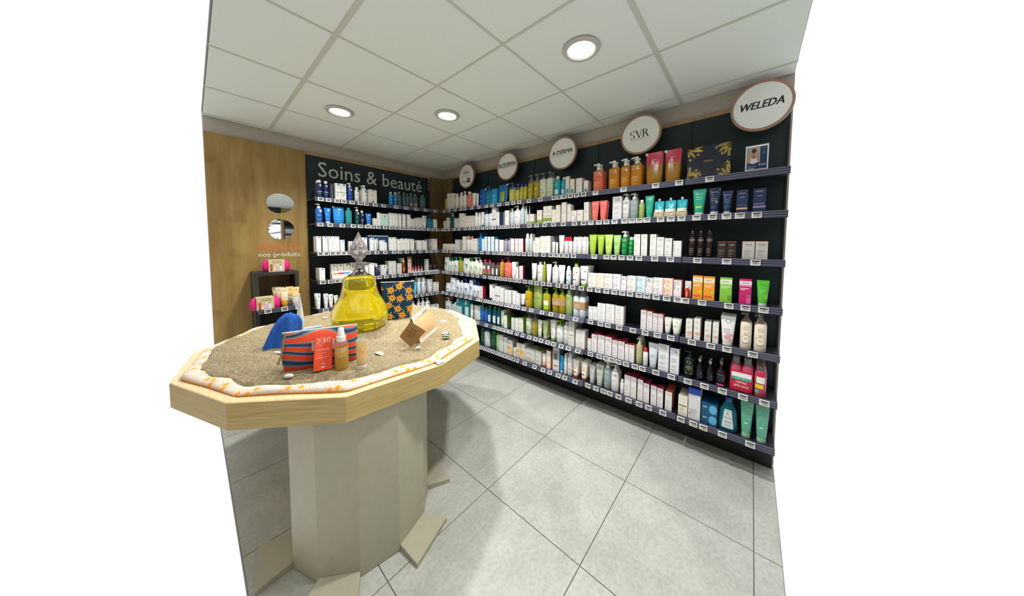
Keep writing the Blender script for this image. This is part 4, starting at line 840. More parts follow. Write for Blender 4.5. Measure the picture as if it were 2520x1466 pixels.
ITEMS = """K|1|navy_flat,-0.8746,0.0517,0.1766,2,0.025;navy_flat,-0.8202,0.0484,0.1744,1,0.025;navybox,-0.7801,0.0262,0.1550,1,0.025;lrpband,-0.7188,0.0511,0.1678,1,0.025;lrpband,-0.6672,0.0483,0.1688,1,0.025;navypump,-0.6016,0.0543,0.1911,1,0.025;lrpbottle,-0.5333,0.0479,0.1606,1,0.025;lrppump,-0.4552,0.0556,0.1927,2,0.025;lrpwide,-0.3755,0.0883,0.1527,1,0.025;bluebottle,-0.1633,0.0472,0.1609,1,0.025;bluebottle,-0.1123,0.0414,0.1628,1,0.025;mistclear,-0.0608,0.0515,0.1787,2,0.025;mistclear,-0.0028,0.0362,0.1768,1,0.025;mistclear,0.0401,0.0429,0.1643,1,0.025;mistband,0.0933,0.0529,0.1798,1,0.025;mistband,0.1526,0.0582,0.1788,1,0.025;mistclear,0.2556,0.0689,0.1806,1,0.025
K|2|bluepump,-0.8845,0.0587,0.1935,1,0.025;bluetube,-0.8127,0.0635,0.1568,1,0.025;bluepouch,-0.7129,0.1056,0.1757,1,0.025;tealclear,-0.6198,0.0649,0.1786,1,0.025;darkgreenpump,-0.5369,0.0508,0.1959,1,0.025;navy_flat,-0.4879,0.0399,0.1583,1,0.025;bluetube,-0.4208,0.0628,0.1334,1,0.025;lrpgrey,-0.3549,0.0433,0.0854,1,0.025;lrpslim,-0.3142,0.0302,0.1525,1,0.025;mintbox,-0.2498,0.0929,0.1437,1,0.025;lrpslim,-0.1783,0.0336,0.1588,1,0.025;lrpslim,-0.1429,0.0307,0.1578,1,0.025;lrpslim,-0.1078,0.0326,0.1581,1,0.025;lrpslim,-0.0633,0.0340,0.1584,1,0.025;lrpslim,-0.0103,0.0377,0.1594,1,0.025;lrpslim,0.0513,0.0403,0.1588,1,0.025;lrpgrey,0.1019,0.0580,0.1125,1,0.025;lrpgrey,0.1559,0.0343,0.1248,1,0.025;lrpgrey,0.2074,0.0590,0.1320,1,0.025;lrptube,0.2741,0.0656,0.1622,1,0.025;tealpump,0.3544,0.0831,0.1728,1,0.025;lrpslim,0.4293,0.0508,0.1254,1,0.025
K|3|lrp,-0.8998,0.0397,0.1557,3,0.025;lrp,-0.8457,0.0426,0.1568,1,0.025;lrppeach,-0.8009,0.0355,0.1578,1,0.025;lrppeach,-0.7668,0.0303,0.1585,1,0.025;lrppeach,-0.7354,0.0302,0.1578,1,0.025;lrp,-0.6917,0.0396,0.1243,2,0.025;greyslim,-0.6155,0.0367,0.1112,1,0.025;lrp,-0.4745,0.0531,0.1523,2,0.025;lrp,-0.3971,0.0373,0.1434,1,0.025;lrpsmallb,-0.3532,0.0293,0.1320,1,0.025;lrpgift,-0.2990,0.2380,0.1791,1,0.085;lrp,-0.2810,0.0486,0.1208,1,0.025;lrpsmallb,-0.2371,0.0310,0.0988,1,0.025;lrp,-0.1750,0.0438,0.1593,1,0.025;lrp,-0.1332,0.0366,0.1601,1,0.025;lrp,-0.0817,0.0458,0.1411,1,0.025;lrp,-0.0268,0.0554,0.1467,1,0.025;lrp,0.0284,0.0516,0.1475,1,0.025;lrp,0.0903,0.0476,0.1435,1,0.025;lrp,0.1915,0.0563,0.1287,3,0.025;lrp,0.2658,0.0581,0.1295,1,0.025;lrp,0.4226,0.0609,0.1507,4,0.025
K|4|lrp,-0.8794,0.0489,0.1183,3,0.025;lrpor,-0.7574,0.0545,0.1534,1,0.085;lrpre,-0.6990,0.0561,0.1517,1,0.085;swatchtray,-0.6977,0.1951,0.0667,1,0.025;lrpbl,-0.6387,0.0579,0.1527,1,0.085;lrpbl,-0.5855,0.0430,0.1296,1,0.085;lrp,-0.4615,0.0384,0.1257,1,0.025;lrpblue,-0.4042,0.0539,0.1470,1,0.025;navylotion,-0.3443,0.0547,0.1378,1,0.025;greywide,-0.2673,0.0652,0.1182,2,0.025;greyslim,-0.1904,0.0397,0.1602,3,0.025;greyslim,-0.1466,0.0446,0.1597,1,0.025;greyslim,-0.0800,0.0519,0.1276,2,0.025;amberpump,-0.0204,0.0481,0.1882,3,0.025;faceposter,0.0670,0.0518,0.2004,1,0.055;makeup,0.1223,0.0339,0.1657,1,0.070;makeup,0.1630,0.0326,0.1640,1,0.070;makeup,0.2053,0.0332,0.1622,1,0.070;makeup,0.2484,0.0338,0.1604,1,0.070;testerbar,0.2625,0.4318,0.0216,1,0.025;greyslim,0.3257,0.0479,0.1616,1,0.070;minijar,0.3873,0.0410,0.0827,1,0.070;minijar,0.4544,0.0474,0.0789,1,0.070
K|5|lrptall,-0.9165,0.0415,0.1508,3,0.025;lrptall,-0.8518,0.0372,0.1419,2,0.025;lrptall,-0.8082,0.0411,0.1291,2,0.025;lrptall,-0.7648,0.0379,0.1148,1,0.025;skypouch,0.1266,0.0570,0.1639,3,0.025;lrpspray,0.1889,0.0547,0.2134,2,0.025;lrpspray,0.2550,0.0582,0.2109,2,0.025;lrptube,0.3492,0.0737,0.1721,3,0.025;lrp,0.4346,0.0732,0.1258,1,0.025
K|6|lrppump,0.1057,0.0595,0.1999,2,0.025;lrppump,0.1804,0.0519,0.2184,1,0.025;lrppump,0.2404,0.0523,0.2226,1,0.025;lrppump,0.3083,0.0678,0.2126,1,0.025;lrpgrey,0.4113,0.1166,0.1020,1,0.025
0|1|yellowbox,-0.2714,0.0406,0.1507,1,0.025;creamcarton,-0.2084,0.0700,0.2159,1,0.025;creamcarton,-0.1341,0.0707,0.2099,1,0.025;creamspray,-0.0580,0.0713,0.2020,1,0.025;creamspray,0.0272,0.0667,0.2084,1,0.025;whitepump,0.1002,0.0672,0.2111,1,0.025;salmonlotion,0.1864,0.0982,0.1950,1,0.025;whitetube,0.2757,0.0717,0.1700,1,0.025;whitetube,0.3407,0.0430,0.1540,1,0.025;deepbluepouch,0.4230,0.1041,0.1975,1,0.025
0|2|creamcarton,-0.3045,0.0522,0.1061,1,0.025;creamcarton,-0.2360,0.0563,0.1471,1,0.025;tealdarkpump,-0.1497,0.1012,0.2080,1,0.025;greyslim,-0.0528,0.0816,0.1289,2,0.025;creamcarton,0.0277,0.0487,0.1859,2,0.025;creamcarton,0.0778,0.0466,0.1825,1,0.025;creamcarton,0.1260,0.0434,0.1454,1,0.025;creamcarton,0.1732,0.0438,0.1425,1,0.025;creamcarton,0.2183,0.0397,0.1435,1,0.025;creamcarton,0.2594,0.0357,0.1432,1,0.025;whitespray,0.3120,0.0622,0.1886,1,0.025;whitespray,0.3709,0.0448,0.1765,1,0.025;bluecaptube,0.4252,0.0574,0.1770,1,0.025;bluecapbottle,0.4921,0.0661,0.1968,1,0.025;bluecapbottle,0.5603,0.0603,0.2006,1,0.025
0|3|creamsmall,-0.3093,0.0857,0.0842,1,0.025;creamsmall,-0.2155,0.0802,0.0846,1,0.025;creamsmall,-0.1287,0.0803,0.0850,1,0.025;greyslim,-0.0407,0.0815,0.1403,3,0.025;creamcarton,0.0997,0.0571,0.1777,1,0.025;rosespray,0.1667,0.0673,0.1882,1,0.025;rosespray,0.2309,0.0476,0.1798,1,0.025;creamcarton,0.2796,0.0411,0.1496,1,0.025;creamcarton,0.3242,0.0415,0.1492,1,0.025
0|4|greenpouchw,-0.2921,0.0922,0.1839,1,0.025;tealcappump,-0.2165,0.0483,0.1809,1,0.025;tealcappump,-0.1595,0.0499,0.1806,1,0.025;tealcappump,-0.0857,0.0870,0.1953,2,0.025;limeyellowpump,0.0079,0.0927,0.1971,1,0.025;greenpouchw,0.1212,0.1245,0.1873,1,0.025;greencappump,0.2252,0.0718,0.1988,2,0.025;whitegreenpump,0.3086,0.0883,0.2018,2,0.025;whitegreenpump,0.3890,0.0642,0.1756,1,0.025
0|5|bluetrijar,-0.2650,0.0932,0.1120,1,0.025;2*bluetrijar,-0.1580,0.1028,0.1957,1,0.025;bluetribottle,-0.0516,0.0977,0.1760,1,0.025;bluetribottle,0.0281,0.0518,0.1753,1,0.025;bluetripump,0.1103,0.1076,0.1983,1,0.025;bluetripouch,0.2102,0.0737,0.1980,2,0.025;bluetripump,0.2850,0.0671,0.1838,2,0.025;bluetripump,0.3480,0.0502,0.1808,1,0.025
0|6|skylabelpump,-0.2592,0.1309,0.1939,1,0.025;skybox,-0.1335,0.0454,0.1251,1,0.025;skybox,-0.0852,0.0387,0.1581,1,0.025;tealpack,0.0644,0.2550,0.2193,2,0.025;whitetube,0.2260,0.0564,0.1805,1,0.025;palejar,0.3182,0.1240,0.1716,1,0.025
1|1|tealpump,0.5300,0.0996,0.2201,1,0.025;cyanbox,0.6302,0.0813,0.1733,1,0.025;oilpouch,0.7474,0.1382,0.2068,1,0.025;clearyellowpump,0.8839,0.0857,0.2128,1,0.025;clearyellowpump,0.9608,0.0613,0.1896,1,0.025;yellowoil,1.0161,0.0453,0.1740,1,0.025;yellowoil,1.0640,0.0443,0.1718,1,0.025;goldpump,1.1312,0.0666,0.2531,1,0.025;goldpump,1.2055,0.0672,0.2521,1,0.025;sagepump,1.2797,0.0756,0.2519,1,0.025;sagepump,1.3579,0.0755,0.2518,2,0.025;tealwhitecap,1.4410,0.0692,0.1906,1,0.025;tealwhitecap,1.5070,0.0549,0.1739,1,0.025;greenoatcarton,1.5556,0.0373,0.1693,1,0.025;greenoatcarton,1.6039,0.0437,0.1394,2,0.025;oatcarton,1.6710,0.0574,0.1369,2,0.025;greenoatcarton,1.7366,0.0396,0.1065,2,0.025
1|2|whitenavyband,0.6261,0.0635,0.2119,1,0.025;whitecarton,0.6852,0.0469,0.1553,1,0.025;navybox,0.7498,0.0731,0.1488,1,0.025;whitecarton,0.8218,0.0620,0.1634,1,0.025;palebluepump,0.8837,0.0517,0.1834,1,0.025;whitepump,0.9573,0.0890,0.2060,1,0.025;palebluepump,1.0296,0.0531,0.2280,1,0.025;palebluepump,1.0782,0.0309,0.1913,1,0.025;greenbase,1.1065,0.0233,0.1040,1,0.025;palebluepump,1.1263,0.0138,0.1832,1,0.025;greenbase,1.1605,0.0502,0.1039,1,0.025;greenbase,1.2497,0.0590,0.1355,2,0.025;greenbasetall,1.3171,0.0423,0.1666,1,0.025;greenbasetall,1.3658,0.0523,0.1666,2,0.025;swirlcarton,1.4158,0.0414,0.1282,1,0.025;swirlcarton,1.4600,0.0444,0.1671,1,0.025;oatcarton,1.5228,0.0483,0.1855,2,0.025;oatcarton,1.5752,0.0359,0.1643,2,0.025;lilacoat,1.6234,0.0526,0.1044,1,0.025;yellowoat,1.6843,0.0550,0.1052,1,0.025;oatcarton,1.7441,0.0441,0.1676,2,0.025
1|3|bluecpump,0.3885,0.0713,0.2173,3,0.025;whitebluecarton,0.4473,0.0406,0.1447,1,0.025;whitebluecarton,0.4927,0.0439,0.1705,1,0.025;whitebluecarton,0.5473,0.0449,0.1698,1,0.025;whitebluecarton,0.6050,0.0507,0.1691,2,0.025;whitebluecarton,0.6695,0.0532,0.1397,1,0.025;whitecarton,0.7401,0.0618,0.1325,2,0.025;lilacbottle,0.7985,0.0405,0.1421,1,0.025;lilacbottle,0.8499,0.0536,0.1516,1,0.025;redsidecarton,0.9051,0.0498,0.1446,1,0.025;redsidecarton,0.9598,0.0444,0.1442,1,0.025;redsidecarton,0.9956,0.0189,0.1438,1,0.025;redsidecarton,1.0270,0.0415,0.1437,1,0.025;paleaero,1.0910,0.0520,0.1979,1,0.025;paleaero,1.1417,0.0431,0.1944,2,0.025;whitecarton,1.1874,0.0226,0.1211,1,0.025;oatcarton,1.2302,0.0591,0.1541,1,0.025;whitebandbox,1.2920,0.0574,0.1653,1,0.025;whitebandbox,1.3514,0.0586,0.1662,3,0.025;whitetube,1.4124,0.0359,0.1089,1,0.025;whitetube,1.4508,0.0275,0.1060,1,0.025;whitetube,1.4952,0.0587,0.1709,1,0.025;redcapspray,1.5451,0.0388,0.1575,2,0.025;redcapspray,1.5899,0.0359,0.1557,1,0.025;whitespray,1.6330,0.0393,0.1563,2,0.025;whitespray,1.6766,0.0419,0.1574,2,0.025;whitespray,1.7244,0.0432,0.1567,2,0.025;whitespray,1.7579,0.0170,0.1537,1,0.025
1|4|micellar,0.4642,0.0757,0.1839,1,0.025;micellar,0.5394,0.0664,0.1856,1,0.025;micellarsmall,0.6045,0.0500,0.1534,1,0.025;micellarsmall,0.6660,0.0497,0.1529,1,0.025;yellowredcap,0.7351,0.0603,0.1971,1,0.025;coralpump,0.8278,0.1033,0.2209,1,0.025;whitetube,0.9128,0.0610,0.1763,2,0.025;crimsoncarton,0.9676,0.0411,0.1259,1,0.025;crimsoncarton,1.0042,0.0140,0.1393,1,0.025;crimsoncarton,1.0299,0.0351,0.1419,1,0.025;greencaptube,1.1822,0.0646,0.1767,1,0.025;greycapbottle,1.2562,0.0716,0.1955,1,0.025;limebottle,1.3085,0.0305,0.1997,1,0.025;whitetube,1.3580,0.0608,0.1767,1,0.025;whitepump,1.4307,0.0674,0.2025,1,0.025;whitetube,1.5019,0.0702,0.1745,1,0.025;nightspray,1.5712,0.0502,0.1711,1,0.025;greencapbottle,1.6476,0.0687,0.1962,1,0.025;nighttube,1.7258,0.0752,0.1777,4,0.025
1|5|crimsoncarton,0.4093,0.0640,0.1428,1,0.025;cuptube,0.5643,0.0561,0.1782,3,0.025;whitecarton,0.6179,0.0431,0.1400,1,0.025;whitenavyband,0.6786,0.0707,0.1676,3,0.025;whitecarton,0.7474,0.0594,0.1577,3,0.025;whitecarton,0.8143,0.0487,0.1414,1,0.025;whitecarton,0.8657,0.0450,0.1406,2,0.025;whitecarton,0.9283,0.0472,0.1412,1,0.025;whitecarton,0.9760,0.0395,0.1240,1,0.025;whitecarton,1.0070,0.0123,0.1157,1,0.025;darkcuptube,1.0405,0.0522,0.1246,4,0.025;oilgreenpump,1.1110,0.0836,0.2214,2,0.025;greenpouch,1.2285,0.1068,0.2398,1,0.025;oilgreenlabel,1.3336,0.0810,0.2218,1,0.025;kraftduo,1.4707,0.1473,0.2282,1,0.025;sagebottle,1.5809,0.0652,0.2319,2,0.025;whiteduo,1.6833,0.1231,0.2326,2,0.025
1|6|bluegreenpump,0.4191,0.0717,0.2237,1,0.025;bluegreenpump,0.4831,0.0491,0.1834,1,0.025;greencapclear,0.5419,0.0553,0.2056,1,0.025;greencapclear,0.6243,0.0642,0.2098,1,0.025;greencapclear,0.6904,0.0503,0.2091,1,0.025;palegreentube,0.7504,0.0524,0.1840,4,0.025;greenside,0.8049,0.0496,0.1402,3,0.025;greenside,0.9038,0.0259,0.1327,1,0.025;greenside,0.9282,0.0205,0.1354,1,0.025;greenside,0.9675,0.0475,0.1406,1,0.025;greenside,1.0251,0.0611,0.1504,3,0.025;sagepump,1.1180,0.0688,0.2182,2,0.025;goldpump,1.1929,0.0748,0.2216,2,0.025;greendottube,1.2606,0.0563,0.1715,1,0.025;sagetube,1.3237,0.0639,0.1742,3,0.025;greencaptube,1.4146,0.0659,0.1949,2,0.025;limecapbottle,1.4874,0.0715,0.2039,2,0.025;whitebottle,1.5559,0.0550,0.2111,1,0.025;bigoatcarton,1.6174,0.0607,0.2285,3,0.025;2*oatcube,1.6817,0.0384,0.1600,2,0.025;2*oatcube,1.7263,0.0480,0.1611,2,0.025
1|7|darkgreenbottle,0.4231,0.0583,0.2069,2,0.025;bluecapshampoo,0.4980,0.0877,0.2089,1,0.025;darkgreenbottle,0.6086,0.0784,0.2091,2,0.025;palegreenbottle,0.6777,0.0561,0.2077,2,0.025;greycarton,0.7399,0.0649,0.1895,2,0.025;greycarton,0.8065,0.0581,0.1761,3,0.025;suncarton,0.8757,0.0717,0.1580,2,0.025;sunsmall,0.9412,0.0362,0.0918,1,0.025;suncarton,0.9887,0.0489,0.1517,1,0.025;suncarton,1.0510,0.0656,0.1525,3,0.025;widebox,1.1475,0.1217,0.1285,2,0.025;greentopcarton,1.2490,0.0719,0.1401,5,0.025;orangetube,1.3159,0.0493,0.1224,3,0.025;orangesidecarton,1.3748,0.0493,0.1730,1,0.025;grapebox,1.4588,0.0739,0.2292,2,0.025;bluebabytube,1.5171,0.0404,0.1623,1,0.025;whitespray,1.5557,0.0322,0.1930,3,0.025;mistwhite,1.6000,0.0516,0.2146,3,0.025;rustcaptube,1.6617,0.0646,0.1632,3,0.025;rustcaptube,1.7440,0.0648,0.1661,3,0.025
2|1|salmonpump,1.8391,0.0911,0.2382,2,0.025;amberpumpS,1.9718,0.0889,0.2356,2,0.025;amberpumpS,2.0623,0.0755,0.2353,2,0.025;amberpumpS,2.1452,0.0879,0.2347,2,0.025;redpouch,2.2704,0.1194,0.2403,1,0.025;redpouch,2.3930,0.1065,0.2371,1,0.025
2|2|coraltube,1.8185,0.0701,0.1691,1,0.025;coraltube,1.8895,0.0678,0.1684,2,0.025;svrcarton,2.0082,0.0721,0.1871,1,0.025;svrwhitepump,2.0736,0.0562,0.2075,2,0.025;svrgreypump,2.1355,0.0623,0.2040,2,0.025;svrolive,2.1916,0.0435,0.1435,1,0.025;svrteal,2.2465,0.0639,0.1692,1,0.025;cyanpouch,2.3133,0.0672,0.1214,1,0.025;cyanpouch,2.3859,0.0737,0.1214,1,0.025;cyanpouch,2.4579,0.0655,0.1207,1,0.025
2|3|svrlime,1.8040,0.0714,0.1723,1,0.025;svrlime,1.8739,0.0626,0.1700,1,0.025;svrpalelime,1.9419,0.0693,0.1699,1,0.025;svrmint,2.0108,0.0620,0.1646,1,0.025;svrgreenpump,2.0706,0.0553,0.1963,2,0.025;svrgreenbottle,2.1211,0.0403,0.1469,2,0.025;svrcartong,2.1692,0.0456,0.1678,1,0.025;svrcartong,2.2197,0.0442,0.1669,2,0.025;svrcartong,2.2821,0.0434,0.1658,3,0.025;svrcartonw,2.3301,0.0480,0.1440,2,0.025;svrcartong,2.3825,0.0481,0.1357,2,0.025;svrslim,2.4390,0.0510,0.1172,1,0.025
2|4|2*rosecube,1.8090,0.0729,0.1212,1,0.025;2*yellowcube,1.8795,0.0634,0.1237,1,0.025;2*whitecube,1.9487,0.0706,0.1252,1,0.025;2*lilaccube,2.0186,0.0627,0.1263,1,0.025;vitcarton,2.0746,0.0447,0.1179,1,0.025;2*whitecube,2.1340,0.0681,0.1227,1,0.025;2*bluecube,2.2041,0.0643,0.1245,1,0.025;vitcartonb,2.2618,0.0470,0.1210,1,0.025;2*whitecube,2.3217,0.0691,0.1237,1,0.025;2*orangecube,2.3899,0.0621,0.1249,1,0.025;vitcartono,2.4497,0.0487,0.1188,2,0.025
2|5|blacktopslim,1.8011,0.0392,0.1134,1,0.025;blacktopslim,1.8414,0.0366,0.1168,1,0.025;2*blacktopcube,1.8968,0.0687,0.1553,1,0.025;2*blacktopcube,1.9720,0.0727,0.1583,1,0.025;2*blacktopcube,2.0475,0.0701,0.1538,1,0.025;svrred,2.2306,0.0405,0.1496,2,0.025;svrred,2.2738,0.0399,0.1459,2,0.025;svrred,2.3119,0.0320,0.1378,1,0.025;svrred,2.3475,0.0355,0.1377,2,0.025;svrsmalltube,2.3945,0.0451,0.1176,2,0.025;svrsmalltube,2.4496,0.0562,0.1170,2,0.025
2|6|svrredslim,1.7944,0.0325,0.1080,1,0.025;svrred,1.8393,0.0507,0.1548,3,0.025;svrred,1.9000,0.0612,0.1600,1,0.025;svrred,1.9627,0.0569,0.1594,4,0.025;svrred,2.0168,0.0438,0.1451,2,0.025;svrred,2.0683,0.0526,0.1468,4,0.025;svrredslim,2.1134,0.0305,0.1352,2,0.025;svrredslim,2.1501,0.0385,0.1365,2,0.025;svrbeigepump,2.2021,0.0475,0.2023,3,0.025;svrredspray,2.2496,0.0361,0.1413,1,0.025;svrgreytube,2.3033,0.0690,0.1867,1,0.025;svrnavy,2.3760,0.0710,0.1997,2,0.025;svrnavy,2.4472,0.0582,0.1877,1,0.025
2|7|svrsilvertube,1.8199,0.0540,0.1607,3,0.025;svrsilvertube,1.8884,0.0691,0.1840,3,0.025;svrgreypump,1.9551,0.0618,0.2304,2,0.025;svrwhitepump,2.0194,0.0636,0.2186,2,0.025;svrminispray,2.0812,0.0321,0.1210,1,0.025;svrmagenta,2.1238,0.0462,0.1707,2,0.025;svrmagenta,2.1714,0.0449,0.1699,4,0.025;svrmagenta,2.2219,0.0419,0.1678,2,0.025;svrmagenta,2.2665,0.0424,0.1499,3,0.025;svrmagenta,2.3176,0.0418,0.1502,1,0.025;svrmagenta,2.3620,0.0414,0.1458,2,0.025;svrorange,2.4179,0.0456,0.1393,5,0.025
3|1|goldbox,2.5999,0.2361,0.2117,1,0.025;photocard,2.8406,0.1063,0.1614,1,0.025
3|2|wgreentube,2.5578,0.0771,0.1795,1,0.025;wnavytube,2.6419,0.0675,0.1781,1,0.025;wnavysmall,2.7091,0.0570,0.1512,1,0.025;wnavycarton,2.7821,0.0549,0.1463,1,0.025;wnavycartonl,2.8624,0.0590,0.1456,1,0.025
3|3|nblackspray,2.5271,0.0461,0.1931,1,0.025;nblackspray,2.5756,0.0435,0.1917,1,0.025;nblackspray,2.6238,0.0424,0.1915,1,0.025;nblackcarton,2.6921,0.0484,0.1112,1,0.025;nblackcarton,2.7414,0.0451,0.1111,1,0.025;nsilver,2.8223,0.0594,0.1130,1,0.025;nsilver,2.8831,0.0575,0.1129,1,0.025
3|4|redserum,2.5075,0.0302,0.0816,1,0.025;whitecarton,2.5077,0.0383,0.1132,1,0.065;worange,2.5689,0.0571,0.1600,1,0.025;worange,2.6324,0.0609,0.1587,1,0.025;wgreen,2.7213,0.0629,0.1599,1,0.025;wpink,2.8176,0.0604,0.1601,1,0.025;wgreentube2,2.8987,0.0590,0.1576,1,0.025
3|5|rosecarton,2.5280,0.0391,0.1305,2,0.025;rosecarton,2.5744,0.0378,0.1432,3,0.025;rosecarton,2.6352,0.0369,0.1334,3,0.025;rosecarton,2.6775,0.0324,0.1368,3,0.025;rosetube,2.7404,0.0780,0.1890,4,0.025;creampump,2.8302,0.0577,0.2251,2,0.025;creampump,2.8978,0.0595,0.2242,2,0.025
3|6|greenblackpump,2.5350,0.0618,0.1875,1,0.025;lavender,2.5965,0.0444,0.1516,2,0.025;lavender,2.6554,0.0433,0.1507,2,0.025;pinkblack,2.7148,0.0581,0.1666,2,0.025;offreduo,2.8190,0.1174,0.2156,2,0.025;offresingle,2.9096,0.0574,0.1901,3,0.025
3|7|creambandcarton,2.5087,0.0580,0.1412,3,0.025;bluetopcarton,2.5768,0.0715,0.2206,2,0.025;2*tealcube,2.6622,0.0899,0.1463,3,0.025;tealbigbottle,2.7610,0.1053,0.2237,1,0.025;greengel,2.8536,0.0652,0.2283,1,0.025;greengel,2.9261,0.0643,0.2271,2,0.025"""
for line in ITEMS.strip().split('\n'):
    wall, row, rest = line.split('|'); row = int(row)
    for idx, it in enumerate(rest.split(';')):
        style, c, w, h, n, sb = it.split(','); c, w, h, sb = map(float, (c, w, h, sb)); n = int(n)
        m = 1
        if style[1] == '*': m = int(style[0]); style = style[2:]
        w -= .0015
        lim = .20 if wall != 'K' else .25
        ly = 0
        for b_ in range(n):
            if b_ and sb+ly+d > lim: break
            for s_ in range(m):
                d = place(wall, row, style, c, w, h/m-(.0006 if m > 1 else 0), sb, ly, idx+1, b_, s_*h/m, None if m == 1 else ('lower', 'upper', 'top')[s_]+' %s' % NUM[idx+1] if b_ == 0 else ('lower', 'upper')[s_])
            ly += d+.003
# ------------------------------------------------------------------ electronic price tags
TAGS = """K|1|-0.881,-;-0.815,-;-0.742,-;-0.679,-;-0.602,-;-0.522,-;-0.460,-;-0.367,-;-0.271,-;-0.124,-;0.001,-;0.132,-;0.262,-;0.407,-
K|2|-0.890,-;-0.808,-;-0.699,-;-0.596,-;-0.527,-;-0.456,-;-0.399,-;-0.337,-;-0.260,-;-0.190,-;-0.126,-;-0.066,-;-0.006,-;0.051,-;0.109,-;0.168,-;0.232,-;0.306,-;0.375,-;0.439,-
K|3|-0.898,-;-0.849,-;-0.796,-;-0.746,-;-0.694,-;-0.647,-;-0.452,-;-0.361,-;-0.264,-;-0.160,-;-0.092,-;-0.002,-;0.086,-;0.185,-;0.278,-;0.347,-;0.418,-
K|4|-0.885,-;-0.818,-;-0.761,-;-0.710,-;-0.398,-;-0.335,-;-0.260,-;-0.168,-;-0.077,-;-0.011,-;0.110,-;0.181,-;0.272,-;0.323,-;0.386,-;0.435,-
K|5|-0.869,-;0.122,-;0.202,-;0.279,-;0.349,-;0.426,-
0|1|-0.268,-;-0.161,-;-0.034,-;0.082,-;0.158,-;0.288,-;0.411,-
1|1|0.537,-;0.630,-;0.740,-;0.858,-;0.943,-;1.023,-;1.146,-;1.285,-;1.436,-;1.492,-;1.542,-;1.606,-;1.666,-;1.733,-
0|2|-0.317,-;-0.251,-;-0.173,-;-0.056,-;0.037,-;0.161,-;0.247,-;0.319,-;0.395,-;0.473,-;0.544,-;0.615,-
1|2|0.663,-;0.742,-;0.807,-;0.867,-;0.938,-;1.004,-;1.154,-;1.243,-;1.336,-;1.436,-;1.539,-;1.651,-;1.737,-
0|3|-0.297,-;-0.219,-;-0.127,-;-0.044,-;0.018,-;0.077,-;0.123,-;0.194,-;0.256,-;0.315,-;0.373,-
1|3|0.459,-;0.564,-;0.658,-;0.729,-;0.784,-;0.840,-;0.894,-;0.954,-;1.018,-;1.086,-;1.162,-;1.237,-;1.327,-;1.410,-;1.467,-;1.521,-;1.576,-;1.646,-
0|4|-0.310,-;-0.237,-;-0.183,-;-0.102,-;-0.016,-;0.091,-;0.204,-;0.299,-;0.384,-
1|4|0.505,-;0.595,-;0.654,-;0.701,-;0.762,-;0.827,-;0.896,-;0.964,-;1.022,-;1.100,-;1.176,-;1.248,-;1.323,-;1.395,-;1.491,-;1.570,-;1.643,-;1.728,-
0|5|-0.306,-;-0.214,-;-0.102,-;0.000,-;0.086,-;0.187,-;0.267,-
1|5|0.399,-;0.452,-;0.530,-;0.595,-;0.657,-;0.720,-;0.785,-;0.857,-;0.914,-;0.965,-;1.024,-;1.099,-;1.193,-;1.323,-;1.426,-;1.545,-;1.682,-
1|6|0.394,-;0.546,-;0.676,-;0.741,-;0.800,-;0.857,-;0.909,-;0.965,-;0.968,-;1.015,-;1.083,-;1.172,-;1.248,-;1.315,-;1.392,-;1.457,-;1.539,-;1.615,-;1.709,-
1|7|0.461,-;0.527,-;0.593,-;0.656,-;0.722,-;0.780,-;0.840,-;0.899,-;0.962,-;0.962,-;1.021,-;1.115,-;1.239,-;1.342,-;1.420,-;1.514,-;1.582,-;1.688,-
2|1|1.840,9;2.068,19;2.296,14;2.443,21
3|1|2.615,29
2|2|1.803,7;1.875,8;1.937,;2.004,15;2.082,19;2.137,9;2.190,12;2.243,9;2.335,13;2.400,14;2.465,14
3|2|2.552,7;2.638,;2.710,9;2.775,9;2.853,15
2|3|1.839,9;1.944,10;2.002,13;2.066,12;2.130,13;2.195,;2.304,;2.405,
3|3|2.566,;2.721,17;2.858,39
2|4|1.805,45;1.876,38;1.950,45;2.015,38;2.077,34;2.137,45;2.203,38;2.258,34;2.322,45;2.391,38;2.459,34
3|4|2.505,32;2.601,18;2.742,21;2.822,22;2.904,9
2|5|1.817,21;1.905,44;1.967,44;2.061,44;2.166,;2.254,19;2.338,17;2.425,4
3|5|2.552,;2.658,;2.742,9;2.867,14
2|6|1.823,;1.900,12;1.958,13;2.008,8;2.061,12;2.120,21;2.188,11;2.242,11;2.336,;2.437,9
3|6|2.538,14;2.633,5;2.729,5;2.831,22;2.930,12
2|7|1.804,11;1.877,13;1.943,13;1.997,8;2.069,19;2.147,;2.226,16;2.293,;2.391,
3|7|2.504,10;2.579,9;2.636,3;2.739,9;2.876,6"""
TCACHE = {}
